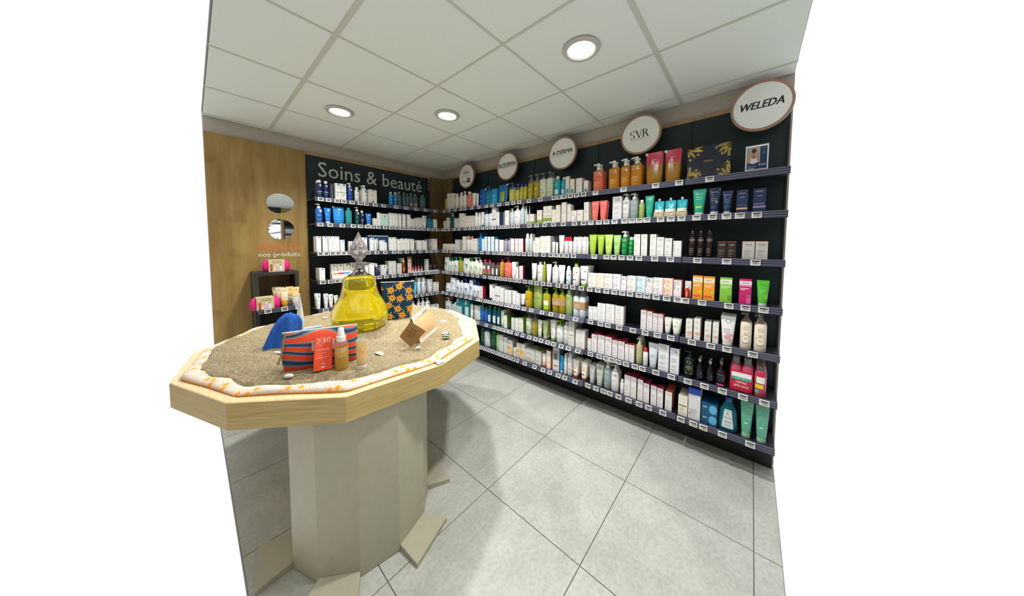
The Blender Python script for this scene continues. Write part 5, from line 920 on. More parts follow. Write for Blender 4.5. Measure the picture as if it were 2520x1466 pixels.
def tag_mesh(num):
    if num in TCACHE: return TCACHE[num]
    w, h = .046, .034; b = MB(); b.box(-w/2, w/2, -.006, 0, -h/2, h/2, 'F0F0F0')
    y = -.0064
    b.face([(-w*.36, y, -h*.36), (w*.42, y, -h*.36), (w*.42, y, h*.38), (-w*.36, y, h*.38)], 'B4B4B0')
    b.face([(-w*.36, y-.0002, h*.16), (w*.42, y-.0002, h*.16), (w*.42, y-.0002, h*.38), (-w*.36, y-.0002, h*.38)], '1C1C20')
    for i_ in range(5): b.face([(-w*.46, y, -h*.3+i_*h*.12), (-w*.42, y, -h*.3+i_*h*.12), (-w*.42, y, -h*.24+i_*h*.12), (-w*.46, y, -h*.24+i_*h*.12)], '7C7C88')
    if num == '-':
        for x0, x1 in ((-.25, .0), (.05, .3)): b.face([(w*x0, y-.0002, -h*.28), (w*x1, y-.0002, -h*.28), (w*x1, y-.0002, h*.06), (w*x0, y-.0002, h*.06)], '303034')
    elif num == '':
        for z in (-.26, -.1): b.face([(-w*.26, y-.0002, h*z), (w*.3, y-.0002, h*z), (w*.3, y-.0002, h*(z+.1)), (-w*.26, y-.0002, h*(z+.1))], '5C5C60')
    else:
        F = lambda x, z: (x, y-.0003, z); b.text(num, F, -.0 if len(num) > 1 else .003, -h*.1, w*(.34 if len(num) > 1 else .16), '141416', ht=h*.36)
        b.text('99', F, w*.29, -h*.2, w*.14, '141416', ht=h*.13)
    TCACHE[num] = b.mesh('price_tag'); return TCACHE[num]
for line in TAGS.strip().split('\n'):
    wall, row, rest = line.split('|'); row = int(row)
    last = -9
    for idx, it in enumerate(rest.split(';')):
        c, num = it.split(','); c = float(c)
        if c > 2.96: continue
        o = link('price_tag', tag_mesh(num))
        tl = row >= 5 and wall in '01'
        z = ZR[row]-.021; sc = 1.0
        if c-last < .047: sc = max(.6, (c-last-.0235)/.0235)
        o.scale = (sc, 1, 1); last = c if sc == 1 else last+.0235+.0235*sc
        if wall == 'K': o.location = (-c, -.35+.0045, z); o.rotation_euler = (0, 0, PI)
        else: o.location = (-.5+(.0045 if not tl else .016), c, z); o.rotation_euler = (-.48 if tl else 0, 0, PI/2)
        tag(o, 'small white electronic price tag, %s from left on %s rail, %s' % (NUM[idx+1], ORD[row], WALLN[wall]), 'price tag', 'electronic price tags on the %s rail of %s' % (ORD[row], WALLG[wall]))
# ------------------------------------------------------------------ round signs above the right-hand shelves
SIGNS = [(.036, 'avene', 'round white sign with two names split by a line, nearest the corner'), (.736, 'BIODERMA', 'round white sign in light serif capitals beginning with B'),
         (1.441, 'A·DERMA', 'round white sign with dotted A lettering, middle of the five'), (2.142, 'SVR', 'round white sign with three tall serif letters'),
         (2.85, 'WELEDA', 'round white sign with heavy black lettering, largest and nearest the camera')]
for y, t, lab in SIGNS:
    root = bpy.data.objects.new('round_sign', None); C.objects.link(root); root.location = (-.62, y, 2.322); root.rotation_euler = (0, 0, PI/2)
    tag(root, lab, 'sign', 'round brand signs along the right wall')
    b = MB(); n = 56
    for k in range(n):
        a0, a1 = 2*PI*k/n, 2*PI*(k+1)/n
        P = lambda r, yy, a: (r*math.cos(a), yy, r*math.sin(a))
        b.face([P(.137, -.0015, a0), P(.137, -.0015, a1), P(.137, .004, a1), P(.137, .004, a0)], M_WOODTRIM)
        for (r0, y0), (r1, y1) in (((.137, 0), (.15, 0)), ((.15, 0), (.15, .018)), ((.15, .018), (.01, .018))):
            b.face([P(r0, y0, a1), P(r0, y0, a0), P(r1, y1, a0), P(r1, y1, a1)][::-1], mat('A5826A', 'p', .5), False)
    b.obj('wooden_rim', root)
    b = MB(); b.face([(.138*math.cos(2*PI*k/n), .0, .138*math.sin(2*PI*k/n)) for k in range(n)], mat('ECEFEB', 'p', .5)); b.obj('sign_face', root)
    b = MB(); F = lambda x, z: (x, -.0012, z); K = '14161A'
    if t == 'avene':
        b.text('EAU THERMALE', F, 0, .085, .085, '6C6E70', ht=.008); b.text('Avène', F, 0, .048, .115, K, ht=.05); b.face([(-.137, -.001, -.002), (.137, -.001, -.002), (.137, -.001, .001), (-.137, -.001, .001)], '4A4C50')
        b.face([(.015, -.001, -.085), (.075, -.001, -.085), (.075, -.001, -.03), (.015, -.001, -.03)], K); b.text('Cera', F, -.035, -.062, .09, K, ht=.036); b.text('Ve', lambda x, z: (x, -.002, z), .045, -.055, .05, 'DDE0DC', ht=.034)
    elif t == 'BIODERMA': b.text(t, F, 0, .018, .25, K, ht=.045); b.text(t, lambda x, z: (x+.0018, -.0013, z+.0008), 0, .018, .25, K, ht=.045); b.text('LABORATOIRE DERMATOLOGIQUE', F, 0, -.013, .24, '4A4C50', ht=.007)
    elif t == 'A·DERMA': b.text(t, F, 0, .012, .22, K, ht=.04); b.text(t, lambda x, z: (x+.0018, -.0013, z+.0008), 0, .012, .22, K, ht=.04); b.text('LABORATOIRE DERMATOLOGIQUE VÉGÉTAL', F, 0, -.02, .22, '4A4C50', ht=.006)
    elif t == 'SVR': b.text(t, F, -.005, .006, .145, K, ht=.06); b.text('LABORATOIRE DERMATOLOGIQUE', F, 0, -.035, .14, '4A4C50', ht=.005)
    else:
        v0 = len(b.v); b.text(t, F, 0, .008, .21, '0A0C0E', ht=.044)
        v1 = len(b.v); b.text(t, lambda x, z: (x+.003, -.0014, z), 0, .008, .21, '0A0C0E', ht=.044)
        b.v = [(x+(z-.008)*.25, yy, z) for x, yy, z in b.v]
    b.obj('lettering', root)
# ------------------------------------------------------------------ lettering on the back wall
b = MB(); b.text('Soins & beauté', lambda x, z: (x, 0, z), 0, 0, 1.2, 'C9CCC8', ht=.155)
tag(b.obj('wall_lettering', None, (.222, -.0805-.535-.0005+.0, 2.234), PI), 'large pale cursive-free French words on the black panel of the back wall', 'lettering')
bpy.data.objects['wall_lettering'].location.y = -.35-.27+.0015
bpy.data.objects['wall_lettering']['label'] = 'large pale grey lettering across the black panel of the back wall'
b = MB(); b.text('BEAUTE', lambda x, z: (x, 0, z), 0, 0, .312, 'D8703C', ht=.062)
tag(b.obj('wall_lettering', None, (1.157, -.6235, 1.426), PI), 'orange capital lettering on the oak panel under the two mirrors', 'lettering')
b = MB(); b.text('nos produits', lambda x, z: (x, 0, z), 0, 0, .312, 'F2EFE8', ht=.056)
tag(b.obj('wall_lettering', None, (1.157, -.6235, 1.343), PI), 'small white lettering on the oak panel below the orange word', 'lettering')
# ------------------------------------------------------------------ pebble-shaped mirrors
for z, s, lab in ((1.842, 1, 'upper pebble-shaped wall mirror on the oak panel'), (1.593, -1, 'lower pebble-shaped wall mirror on the oak panel, just above the orange lettering')):
    b = MB(); n = 48; pts = []
    for k in range(n):
        a = 2*PI*k/n; r = 1+.045*math.sin(2*a+.6*s)+.03*math.sin(3*a+1.2)
        pts.append((.101*r*math.cos(a), .094*r*math.sin(a)))
    b.face([(x, -.004, y) for x, y in pts], M_MIRROR)
    for k in range(n):
        p, q = pts[k], pts[(k+1) % n]; b.face([(q[0], -.004, q[1]), (p[0], -.004, p[1]), (p[0], 0, p[1]), (q[0], 0, q[1])], '8C9090')
    tag(b.obj('wall_mirror', None, (1.143, -.6245, z), PI), lab, 'mirror', 'pebble mirrors on the oak panel')
# ------------------------------------------------------------------ black display cabinet on the oak panel
cab = bpy.data.objects.new('display_cabinet', None); C.objects.link(cab); cab.location = (1.222, -.38, 0); cab.rotation_euler = (0, 0, PI)
tag(cab, 'open black display cabinet with one shelf in front of the oak panel', 'cabinet')
GK = mat('2B2C28', 'p', .5)
w = .155; D = .24
b = MB(); b.box(-w, -w+.028, 0, D, 0, 1.2, GK); b.obj('side_panel', cab)
b = MB(); b.box(w-.028, w, 0, D, 0, 1.2, GK); b.obj('side_panel', cab)
b = MB(); b.box(-w+.0285, w-.0285, 0, D, 1.172, 1.1995, GK); b.obj('top_panel', cab)
b = MB(); b.box(-w+.0285, w-.0285, D-.012, D, .88, 1.17, M_WOODDARK); b.obj('back_panel', cab)
b = MB(); b.box(-w+.0285, w-.0285, D-.012, D, 0, .85, M_BLACK); b.obj('lower_back_panel', cab)
b = MB(); b.box(-w+.0285, w-.0285, -.0005, D-.013, .868, .886, M_SHELF); b.box(-.151, .151, -.088, -.0006, .868, .886, M_SHELF); so = b.obj('shelf', cab)
rl = shelf_rail(.302, False, 0).obj('price_rail', so, (0, -.097, .895))
for i, (x, lab) in enumerate(((1.31, 'left'), (1.198, 'middle'), (1.098, 'right'))):
    o = link('price_tag', tag_mesh('-')); o.location = (x, -.2775, .876); o.rotation_euler = (-.0, 0, PI)
    tag(o, 'white price tag on the cabinet shelf rail, %s one of three' % lab, 'price tag', 'price tags on the display cabinet')
def gift_pack(x, y, z, lab, rz):
    root = bpy.data.objects.new('gift_pack', None); C.objects.link(root); root.location = (x, y, z); root.rotation_euler = (0, 0, rz)
    tag(root, lab, 'gift pack', 'pink wash bag gift packs')
    b = MB(); w_ = .098; n = 26
    b.loft([(.0, .085, .03), (.01, .096, .04), (.045, .1, .043), (.08, .094, .034), (.1, .084, .014), (.106, .078, .004)], mat('D81878', 'p', .7), n=30, p=2.6)
    b.v = [(px+.002*math.sin(pz*150+py*90), py*(1+.06*math.sin(px*160)), pz) for px, py, pz in b.v]; b.obj('wash_bag', root)
    b = MB(); b.tube([(-.092, -.01, .06), (-.108, -.014, .05), (-.112, -.012, .038), (-.104, -.01, .045)], .004, mat('C01468', 'p', .7)); b.obj('pull_tab', root)
    b = MB(); b.box(-.06, .052, -.047, .047, 0, .108, 'CDBE94')
    F = lambda px, pz: (px, -.0478, pz); b.text('NUXE', F, -.0, .096, .06, '3C3428', ht=.008)
    for q in (.083, .078): b.box(-.034, .036, -.0476, -.047, q, q+.002, '7C6C4C')
    b.face([(-.052, -.0476, .068), (-.048, -.0476, .02), (-.034, -.0476, .02), (-.03, -.0476, .068)][::1], 'C8502C'); b.face([(-.047, -.0477, .02), (-.047, -.0477, .008), (-.036, -.0477, .008), (-.036, -.0477, .02)], '5C281C')
    for x0, x1, z0, z1, c in ((-.027, -.012, .006, .032, 'E4DCBC'), (-.022, -.017, .032, .04, 'E8E4D8'), (-.008, .012, .006, .05, 'DCB4BC'), (-.004, .008, .05, .07, 'E8D0D8'), (.016, .034, .008, .052, 'DDE0E8'), (.02, .026, .058, .066, '4C6C3C')):
        b.face([(x0, -.0478, z0), (x1, -.0478, z0), (x1, -.0478, z1), (x0, -.0478, z1)], c)
    b.obj('paper_sleeve', root)
gift_pack(1.214, -.47, 1.2, 'pink wash bag in a beige printed sleeve on top of the black cabinet', PI)
gift_pack(1.318, -.337, .8865, 'pink wash bag in a beige printed sleeve on the cabinet shelf', PI+.0)
nux('goldtube', 'tube', 'gold', 'E6D9B4', '4C4434', tv=.86, tw=.6, cap='D0901C', pr=[(-1, 1, .14, .34, 'DC9C28'), (-.5, .5, .5, .51, 'A08C5C'), (-.5, .3, .42, .43, 'A08C5C')])
nux('goldtube2', 'tube', 'gold', 'F0CC84', '4C4434', tv=.86, tw=.6, cap='D8D4CC', pr=[(-1, 1, .14, .48, 'E4DEDC'), (-.7, .5, .5, .52, 'C87C4C'), (-.6, .4, .4, .41, '8C8484'), (-.6, .2, .34, .35, '8C8484'), (-.2, .3, .2, .24, 'D04C4C')])
for x, y, st_, lab in ((1.186, -.345, 'goldtube', 'cream tube with orange base at the front of the cabinet shelf'), (1.206, -.405, 'goldtube', 'cream and orange tube right behind the front cream tube on the cabinet shelf'), (1.222, -.455, 'goldtube', 'rearmost cream tube on the cabinet shelf, mostly hidden'),
                      (1.108, -.335, 'goldtube2', 'golden tube with pale base at the right end of the cabinet shelf'), (1.137, -.405, 'goldtube2', 'golden tube behind the right-hand tube on the cabinet shelf')):
    ps, d_ = build(st_, .062, .17, .04); o = link('tube', ps[0][1]); o.location = (x, y, .8865); o.rotation_euler = (0, 0, PI)
    for n_, m_ in ps[1:]: link(n_, m_, o)
    tag(o, lab, 'tube', 'tubes on the cabinet shelf')
# ------------------------------------------------------------------ the many-sided display table
TC = Vector((.98, .84)); TZ = .845; TB = .735
angs = [(math.radians(65.5), .857), (math.radians(95.6), .824), (math.radians(123.4), .826), (math.radians(156.4), .813)]
angs += [(math.radians(a), .83) for a in (185.5, 215.5, 245.5, 275.5, 305.5, 335.5, 5.5, 35.5)]
PV = [(TC.x+r*math.cos(a), TC.y+r*math.sin(a)) for a, r in angs]
def poly_r(t):
    d = Vector((math.cos(t), math.sin(t)))
    for i in range(len(PV)):
        p = Vector(PV[i])-TC; q = Vector(PV[(i+1) % len(PV)])-TC; e = q-p
        den = d.x*e.y-d.y*e.x
        if abs(den) < 1e-9: continue
        r = (p.x*e.y-p.y*e.x)/den; s = (p.x*d.y-p.y*d.x)/den
        if r > 0 and -1e-6 <= s <= 1+1e-6: return r
    return .8
tbl = bpy.data.objects.new('display_table', None); C.objects.link(tbl); tbl.location = (TC.x, TC.y, 0)
tag(tbl, 'many-sided light oak display table on a grey pedestal, covered with sand', 'table')
L = lambda p, z: (p[0]-TC.x, p[1]-TC.y, z)
b = MB(); n = len(PV); ch = .003
b.face([L(((p[0]-TC.x)*.996+TC.x, (p[1]-TC.y)*.996+TC.y), TZ) for p in PV], M_TABLETOP); b.face([L(p, TB) for p in reversed(PV)], M_TABLEEDGE)
for i in range(n):
    p, q = PV[i], PV[(i+1) % n]; sh = lambda v: ((v[0]-TC.x)*.996+TC.x, (v[1]-TC.y)*.996+TC.y)
    b.face([L(p, TB), L(q, TB), L(q, TZ-ch), L(p, TZ-ch)], M_TABLEEDGE); b.face([L(p, TZ-ch), L(q, TZ-ch), L(sh(q), TZ), L(sh(p), TZ)], M_TABLETOP)
b.obj('tabletop', tbl)
PC = (1.15, 1.3); PR = .325
pv = [(PC[0]+PR*math.cos(math.radians(5+30*i)), PC[1]+PR*math.sin(math.radians(5+30*i))) for i in range(12)]
b = MB()
for i in range(12): p, q = pv[i], pv[(i+1) % 12]; b.face([L(p, .004), L(q, .004), L(q, TB-.0005), L(p, TB-.0005)], M_PED)
b.face([L(p, TB-.0005) for p in pv], M_PED); b.face([L(p, .004) for p in reversed(pv)], M_PED)
b.obj('pedestal', tbl)
for i in range(1, 13, 2):
    a0, a1 = math.radians(5+30*i), math.radians(35+30*i); am = (a0+a1)/2
    o_ = Vector((math.cos(am), math.sin(am))); t_ = Vector((-o_.y, o_.x)); rin = PR*math.cos(math.radians(15))+.0006
    c0 = Vector(PC)+o_*rin
    q = [c0-t_*.083, c0-t_*.115+o_*.125, c0+t_*.115+o_*.125, c0+t_*.083]
    b = MB(); zt = [.03, .022, .022, .03]
    b.face([L(q[k], zt[k]) for k in (0, 1, 2, 3)][::1], M_PED); b.face([L(q[k], .0005) for k in (3, 2, 1, 0)], M_PED)
    for k in range(4): k2 = (k+1) % 4; b.face([L(q[k], .0005), L(q[k2], .0005), L(q[k2], zt[k2]), L(q[k], zt[k])], M_PED)
    b.obj('foot', tbl)
# towel and sand
rnd = random.Random(11)
NT = 180
def towel_out(t): return poly_r(t)*(.955+.006*math.sin(5*t+1)+.003*math.sin(13*t+.4))
def sand_r(t):
    d = math.degrees(t) % 360
    k = .895
    if 110 < d < 190: k -= .055*math.sin((d-110)/80*PI)**1
    return poly_r(t)*(k+.006*math.sin(9*t)+.006*math.sin(23*t+2))
b = MB(); prof = [(0, .0015), (.0, .007), (.1, .014), (.25, .018), (.5, .020), (.75, .023), (1.25, .018)]
rows = []
for k in range(NT):
    t = 2*PI*k/NT; ro, ri = towel_out(t), sand_r(t); pl = .003*math.sin(19*t)+.003*math.sin(7*t+1)
    r_ = []
    for s, z in prof:
        r = ro+(ri-ro)*s; rr = r
        r_.append((rr*math.cos(t), rr*math.sin(t), TZ+max(.001, z+(pl*min(1, z/.02) if s > 0 else pl*.4*(z > .005)))))
    rows.append(r_)
mi_ = b.mi(M_TOWEL); mo_ = b.mi(mat('D89038', 'p', .9))
for r_ in rows: b.v += r_
for k in range(NT):
    q = (k+1) % NT; m_ = len(prof)
    for j in range(m_-1): b.f.append((k*m_+j, q*m_+j, q*m_+j+1, k*m_+j+1)); b.m.append(mo_ if j == 0 else mi_); b.sm.append(True)
tw = b.obj('beach_towel', None, (TC.x, TC.y, 0)); tag(tw, 'round white beach towel with orange daisies lying rolled at the table edge', 'towel')
b = MB(); c_ = M_CREAMCLOTH; e = Vector(PV[1])-TC; ed = e.normalized(); td = Vector((-ed.y, ed.x))
for j in range(7):
    s_ = ed*(e.length*.93)+td*(-.02+.004*j); b.tube([(s_.x+td.x*.03, s_.y+td.y*.03, TZ+.012), (s_.x+ed.x*.03, s_.y+ed.y*.03, TZ+.014), (s_.x+ed.x*.052+td.x*.003*j, s_.y+ed.y*.052, TZ+.005-.0*j)], .0035, mat('EEE8DC', 'p', .9), n=6)
b.obj('tassel', tw)
def sand_z(x, y):
    return .8725+.004*math.sin(x*17+1)*math.cos(y*13)+.003*math.sin(x*37+y*29)+.002*math.sin(y*61-x*43)
b = MB(); NR = 110; NA = 420; im = b.mi(M_SAND)
b.v.append((0, 0, sand_z(TC.x, TC.y)))
for j in range(1, NR+1):
    for k in range(NA):
        t = 2*PI*k/NA; r = sand_r(t)*(j/NR)**.8*1.01; x, y = r*math.cos(t), r*math.sin(t)
        z = sand_z(x+TC.x, y+TC.y)+rnd.uniform(-.0022, .0022); z -= .016*max(0, (j-NR+3)/3)
        b.v.append((x, y, z))
for k in range(NA):
    q = (k+1) % NA; b.f.append((0, 1+k, 1+q)); b.m.append(im); b.sm.append(True)
    for j in range(NR-1): b.f.append((1+j*NA+k, 1+(j+1)*NA+k, 1+(j+1)*NA+q, 1+j*NA+q)); b.m.append(im); b.sm.append(True)
o = b.obj('sand', None, (TC.x, TC.y, 0)); tag(o, 'layer of pale coarse beach sand spread over the display table', 'sand', kind='stuff')
b = MB(); ms = [mat('E8DCC0', 'p', .9), mat('BCA27C', 'p', .9), mat('8C7654', 'p', .9)]
for j in range(5200):
    t = rnd.uniform(0, 2*PI); r = sand_r(t)*math.sqrt(rnd.random())*.99; x, y = r*math.cos(t), r*math.sin(t); z = sand_z(x+TC.x, y+TC.y); s = rnd.uniform(.001, .0028)
    a = rnd.uniform(0, PI); ca, sa = s*math.cos(a), s*math.sin(a); m_ = ms[rnd.choice((0, 0, 1, 1, 2))]
    P = [(x+ca, y+sa, z), (x-sa, y+ca, z), (x-ca, y-sa, z), (x+sa, y-ca, z), (x, y, z+s*1.1)]
    for q in ((0, 1, 4), (1, 2, 4), (2, 3, 4), (3, 0, 4)): b.face([P[i] for i in q], m_)
o2 = b.obj('sand_grains', o); o2['kind'] = 'stuff'
# ------------------------------------------------------------------ glass show flask
def face_rot(x, y, off=0.0):
    d = Vector((1.7202-x, 2.8378-y)).normalized(); return math.atan2(d.x, -d.y)+off
def glass(name, col, rough=.0, ior=1.45, tr=1.0):
    m, n_, l_, bb = nodes(name, rough); bb.inputs['Base Color'].default_value = lin(col); bb.inputs['Transmission Weight'].default_value = tr; bb.inputs['IOR'].default_value = ior; return m
M_GLASS = glass('clear_glass', 'F6F8F6'); M_OIL = glass('yellow_oil', 'FFF000', 0, 1.38, .8); M_OIL.node_tree.nodes['Principled BSDF'].inputs['Coat Weight'].default_value = 1.0; M_STOP = glass('faceted_crystal', 'DAD4D6', .03, 1.2, .72)
FX, FY, FZ = .955, .76, .874
outp = [(0, .146), (.008, .160), (.03, .174), (.07, .181), (.10, .178), (.13, .170), (.165, .157), (.2, .138), (.235, .120), (.27, .1105), (.305, .1065), (.335, .102), (.352, .093), (.365, .075), (.376, .052), (.388, .041), (.40, .037), (.43, .036), (.436, .040), (.441, .068), (.446, .071), (.451, .068), (.453, .045), (.453, .0305)]
inp = [(.453, .0305), (.43, .030), (.40, .031), (.388, .035), (.376, .046), (.365, .068), (.352, .086), (.335, .096), (.305, .101), (.27, .105), (.235, .1145), (.2, .132), (.165, .151), (.13, .164), (.10, .172), (.07, .175), (.03, .168), (.012, .154)]
def revolve(b, prof, m_, n_=72, flat=False, c=(0, 0)):
    base = len(b.v); i = b.mi(m_)
    for z, r in prof:
        for k in range(n_): b.v.append((c[0]+r*math.cos(2*PI*k/n_), c[1]+r*math.sin(2*PI*k/n_), z))
    for j in range(len(prof)-1):
        for k in range(n_):
            q = (k+1) % n_; b.f.append((base+j*n_+k, base+j*n_+q, base+(j+1)*n_+q, base+(j+1)*n_+k)); b.m.append(i); b.sm.append(not flat)
    b.f.append(tuple(base+k for k in reversed(range(n_)))); b.m.append(i); b.sm.append(False)
    b.f.append(tuple(base+(len(prof)-1)*n_+k for k in range(n_))); b.m.append(i); b.sm.append(False)
fl = None
b = MB(); top_o = [(z, r) for z, r in outp if z > .366]; top_i = [(z, r) for z, r in inp if z > .37]
revolve(b, [(.3665, .0715)]+top_o+top_i[1:]+[(.3675, .066)], M_GLASS); fl = b.obj('glass_flask', None, (FX, FY, FZ))
tag(fl, 'giant pear-shaped glass flask filled with yellow oil, standing on the sand', 'flask')
b = MB(); liq = [(z, r) for z, r in outp if z < .366]; revolve(b, liq, M_OIL); b.obj('oil_filled_body', fl)
b = MB()
nf = 9; sp = [(.415, .0285), (.452, .0295), (.456, .019), (.470, .0205), (.49, .034), (.505, .0425), (.535, .051), (.565, .0455), (.595, .033), (.62, .019), (.64, .0115), (.668, .0012)]
sp = [(z, r*(1.16 if z > .48 else 1)) for z, r in sp]
base = len(b.v); i_ = b.mi(M_STOP)
for j, (z, r) in enumerate(sp):
    for k in range(nf): a = 2*PI*(k+(.5 if j % 2 and j > 3 else 0))/nf; b.v.append((r*math.cos(a), r*math.sin(a), z))
for j in range(len(sp)-1):
    for k in range(nf):
        q = (k+1) % nf
        if j < 3: b.f.append((base+j*nf+k, base+j*nf+q, base+(j+1)*nf+q, base+(j+1)*nf+k)); b.m.append(i_); b.sm.append(False)
        else:
            A0, A1, B0, B1 = base+j*nf+k, base+j*nf+q, base+(j+1)*nf+k, base+(j+1)*nf+q
            odd = (j % 2 and j > 3)
            if odd: fs = ((A0, A1, B1), (A0, B1, B0))
            else: fs = ((A0, A1, B0), (A1, B1, B0))
            for f_ in fs: b.f.append(f_); b.m.append(i_); b.sm.append(False)
b.f.append(tuple(base+k for k in reversed(range(nf)))); b.m.append(i_); b.sm.append(False); b.f.append(tuple(base+(len(sp)-1)*nf+k for k in range(nf))); b.m.append(i_); b.sm.append(False)
b.obj('stopper', fl)
# ------------------------------------------------------------------ things on the sand
def soft_panel(w0, w1, h, th, m_, nx=16, nz=12, bulge=1.0, wob=.003, skew=0.0):
    """soft pouch standing on its base, front at -y; w0 base width, w1 top width"""
    b = MB(); i = b.mi(m_)
    for sgn in (-1, 1):
        base = len(b.v)
        for j in range(nz+1):
            v = j/nz
            for k in range(nx+1):
                u = -1+2*k/nx; W = (w0+(w1-w0)*v)/2
                t = th/2*((1-v)**.45*.75+.25*math.sin(PI*v))*(1-abs(u)**5)**.5*bulge+.0008
                if v > .999: t = .0012
                b.v.append((u*W+skew*v, sgn*t+wob*math.sin(7*u+5*v)*v, h*v*(1+.012*math.cos(5*u))))
        for j in range(nz):
            for k in range(nx):
                q = [base+j*(nx+1)+k, base+j*(nx+1)+k+1, base+(j+1)*(nx+1)+k+1, base+(j+1)*(nx+1)+k]
                b.f.append(tuple(q if sgn < 0 else q[::-1])); b.m.append(i); b.sm.append(True)
    return b
x, y = .680, .750; b = soft_panel(.205, .245, .285, .045, M_NAVYFLOWER, skew=.01); r = face_rot(x, y, -.12)
o = b.obj('zip_pouch', None, (x, y, .874), r); tag(o, 'navy zip pouch with yellow flowers standing behind the glass flask', 'pouch')
b = MB(); b.tube([(-.116, -.001, .287), (0, 0, .2865), (.132, .001, .289)], .0028, mat('DDD8CC', 'p', .7)); b.obj('zipper', o)
b = MB(); b.tube([(.118, -.003, .289), (.122, -.006, .297), (.110, -.007, .298), (.106, -.004, .290)], .0018, mat('B8BCC0', 'm', .3), n=6); b.obj('zip_pull', o)
# striped wash bag
x, y = 1.318, 1.262; r = face_rot(x, y, -.10)
b = MB(); n_ = 26; w_, h_ = .150, .172
secs = [(0, w_*.97, .042), (.006, w_*.99, .046), (.06, w_*1.02, .05), (.12, w_*1.02, .036), (.16, w_*1.0, .018), (h_, w_*.98, .004)]
b.loft(secs, M_WAVE, n=44, p=4.5); b.v = [(vx+.002*math.sin(vz*90), vy*(1+.05*math.sin(vx*60))+.004*math.sin(vx*30)*vz/h_, vz) for vx, vy, vz in b.v]
o = b.obj('wash_bag', None, (x, y, .873), r); tag(o, 'orange and blue wave-striped wash bag lying upright on the sand', 'wash bag')
b = MB(); b.tube([(-w_, 0, h_), (0, 0, h_+.001), (w_, 0, h_)], .004, mat('E6E2CC', 'p', .6)); b.obj('zipper', o)
b = MB(); b.tube([(-w_*.93, -.004, h_+.003), (-w_*.95, -.02, h_*.8), (-w_*.99, -.044, h_*.5), (-w_*1.04, -.055, h_*.35), (-w_*1.06, -.056, h_*.28)], [.003, .0045, .004, .004, .006], mat('8C7450', 'p', .8), n=8); b.obj('cord', o)
b = MB(); ty = -.052
b.box(-.035, .055, ty, ty+.002, .085, .13, 'D8D4D0'); F = lambda px, pz: (px, ty-.0005, pz); b.text('lemona', F, .002, .12, .06, '202020', ht=.011); b.text('SVR', F, .004, .099, .036, '303030', ht=.016); b.obj('woven_label', o)
# orange sun-care carton leaning on the bag
x, y = 1.344, 1.358; root = bpy.data.objects.new('carton', None); C.objects.link(root); root.location = (x, y, .878); root.rotation_euler = (-.22, .07, face_rot(x, y, .05))
b = MB(); b.box(-.035, .035, -.011, .011, 0, .165, 'F0502C', side='D8401C'); F = lambda px, pz: (px, -.0115, pz)
b.text('SVR', F, -.02, .128, .042, 'FBD8C8', rot=True, ht=.016); b.box(-.0085, -.0078, -.0114, -.011, .108, .15, 'F8C8B4')
b.text('50', F, .011, .134, .03, 'FBD8C8', ht=.022); b.text('+', F, .0295, .146, .006, 'FBD8C8'); b.text('SUN SECURE', F, -.003, .093, .05, 'FBE4DC', ht=.0065)
for z, a, c in ((.076, -.03, .012), (.066, -.03, 0), (.058, -.03, .016), (.053, -.03, .008)): b.box(a, c, -.0114, -.011, z, z+.0016, 'F8B8A0')
for k in range(7): a = math.radians(20+20*k); b.face([(.0+.002*math.cos(a), -.0117, .024+.002*math.sin(a)), (.010*math.cos(a-.12), -.0117, .024+.010*math.sin(a-.12)), (.010*math.cos(a+.12), -.0117, .024+.010*math.sin(a+.12))], 'E4C8B0')
b.box(-.007, .008, -.0114, -.011, .010, .019, 'E0C0A8')
b.obj('printed_box', root); tag(root, 'orange sun-care carton with pale lettering leaning on the striped wash bag', 'carton')
# oil mist bottle
x, y = 1.272, 1.383; root = MB(); G_ = glass('golden_oil', 'ECC860', .03, 1.25, .55); G_.node_tree.nodes['Principled BSDF'].inputs['Coat Weight'].default_value = 1
G2 = glass('clear_bottle', 'F0EEE2', .03, 1.15, .9)
root.loft([(0, .026, .026), (.004, .0285, .0285), (.105, .0285, .0285), (.1055, .0285, .0285), (.118, .0285, .0285), (.127, .025, .025), (.130, .014, .014)], [G_, G_, G_, G2, G2, G2], n=32)
o = root.obj('spray_bottle', None, (x, y, .870), face_rot(x, y)); tag(o, 'clear spray bottle of golden sun oil with white pump on the sand', 'bottle')
b = MB(); b.loft([(.131, .020, .020), (.132, .0205, .0205), (.155, .0195, .0195), (.157, .0145, .0145), (.172, .0145, .0145), (.174, .013, .013), (.192, .012, .012), (.194, .010, .010)], mat('F0EFEA', 'g', .25), n=28); b.obj('pump_cap', o)
b = MB(); sf = lambda px, pz: (.029*math.sin(px/.0285), -.029*math.cos(px/.0285)-.0004, pz)
b.text('SVR', sf, -.013, .09, .032, 'F4E8C8', rot=True, ht=.012); b.text('50', sf, .008, .095, .02, 'F4E8C8', ht=.016); b.text('SUN SECURE', sf, 0, .066, .034, 'F4E8C8', ht=.005)
b.obj('lettering', o)
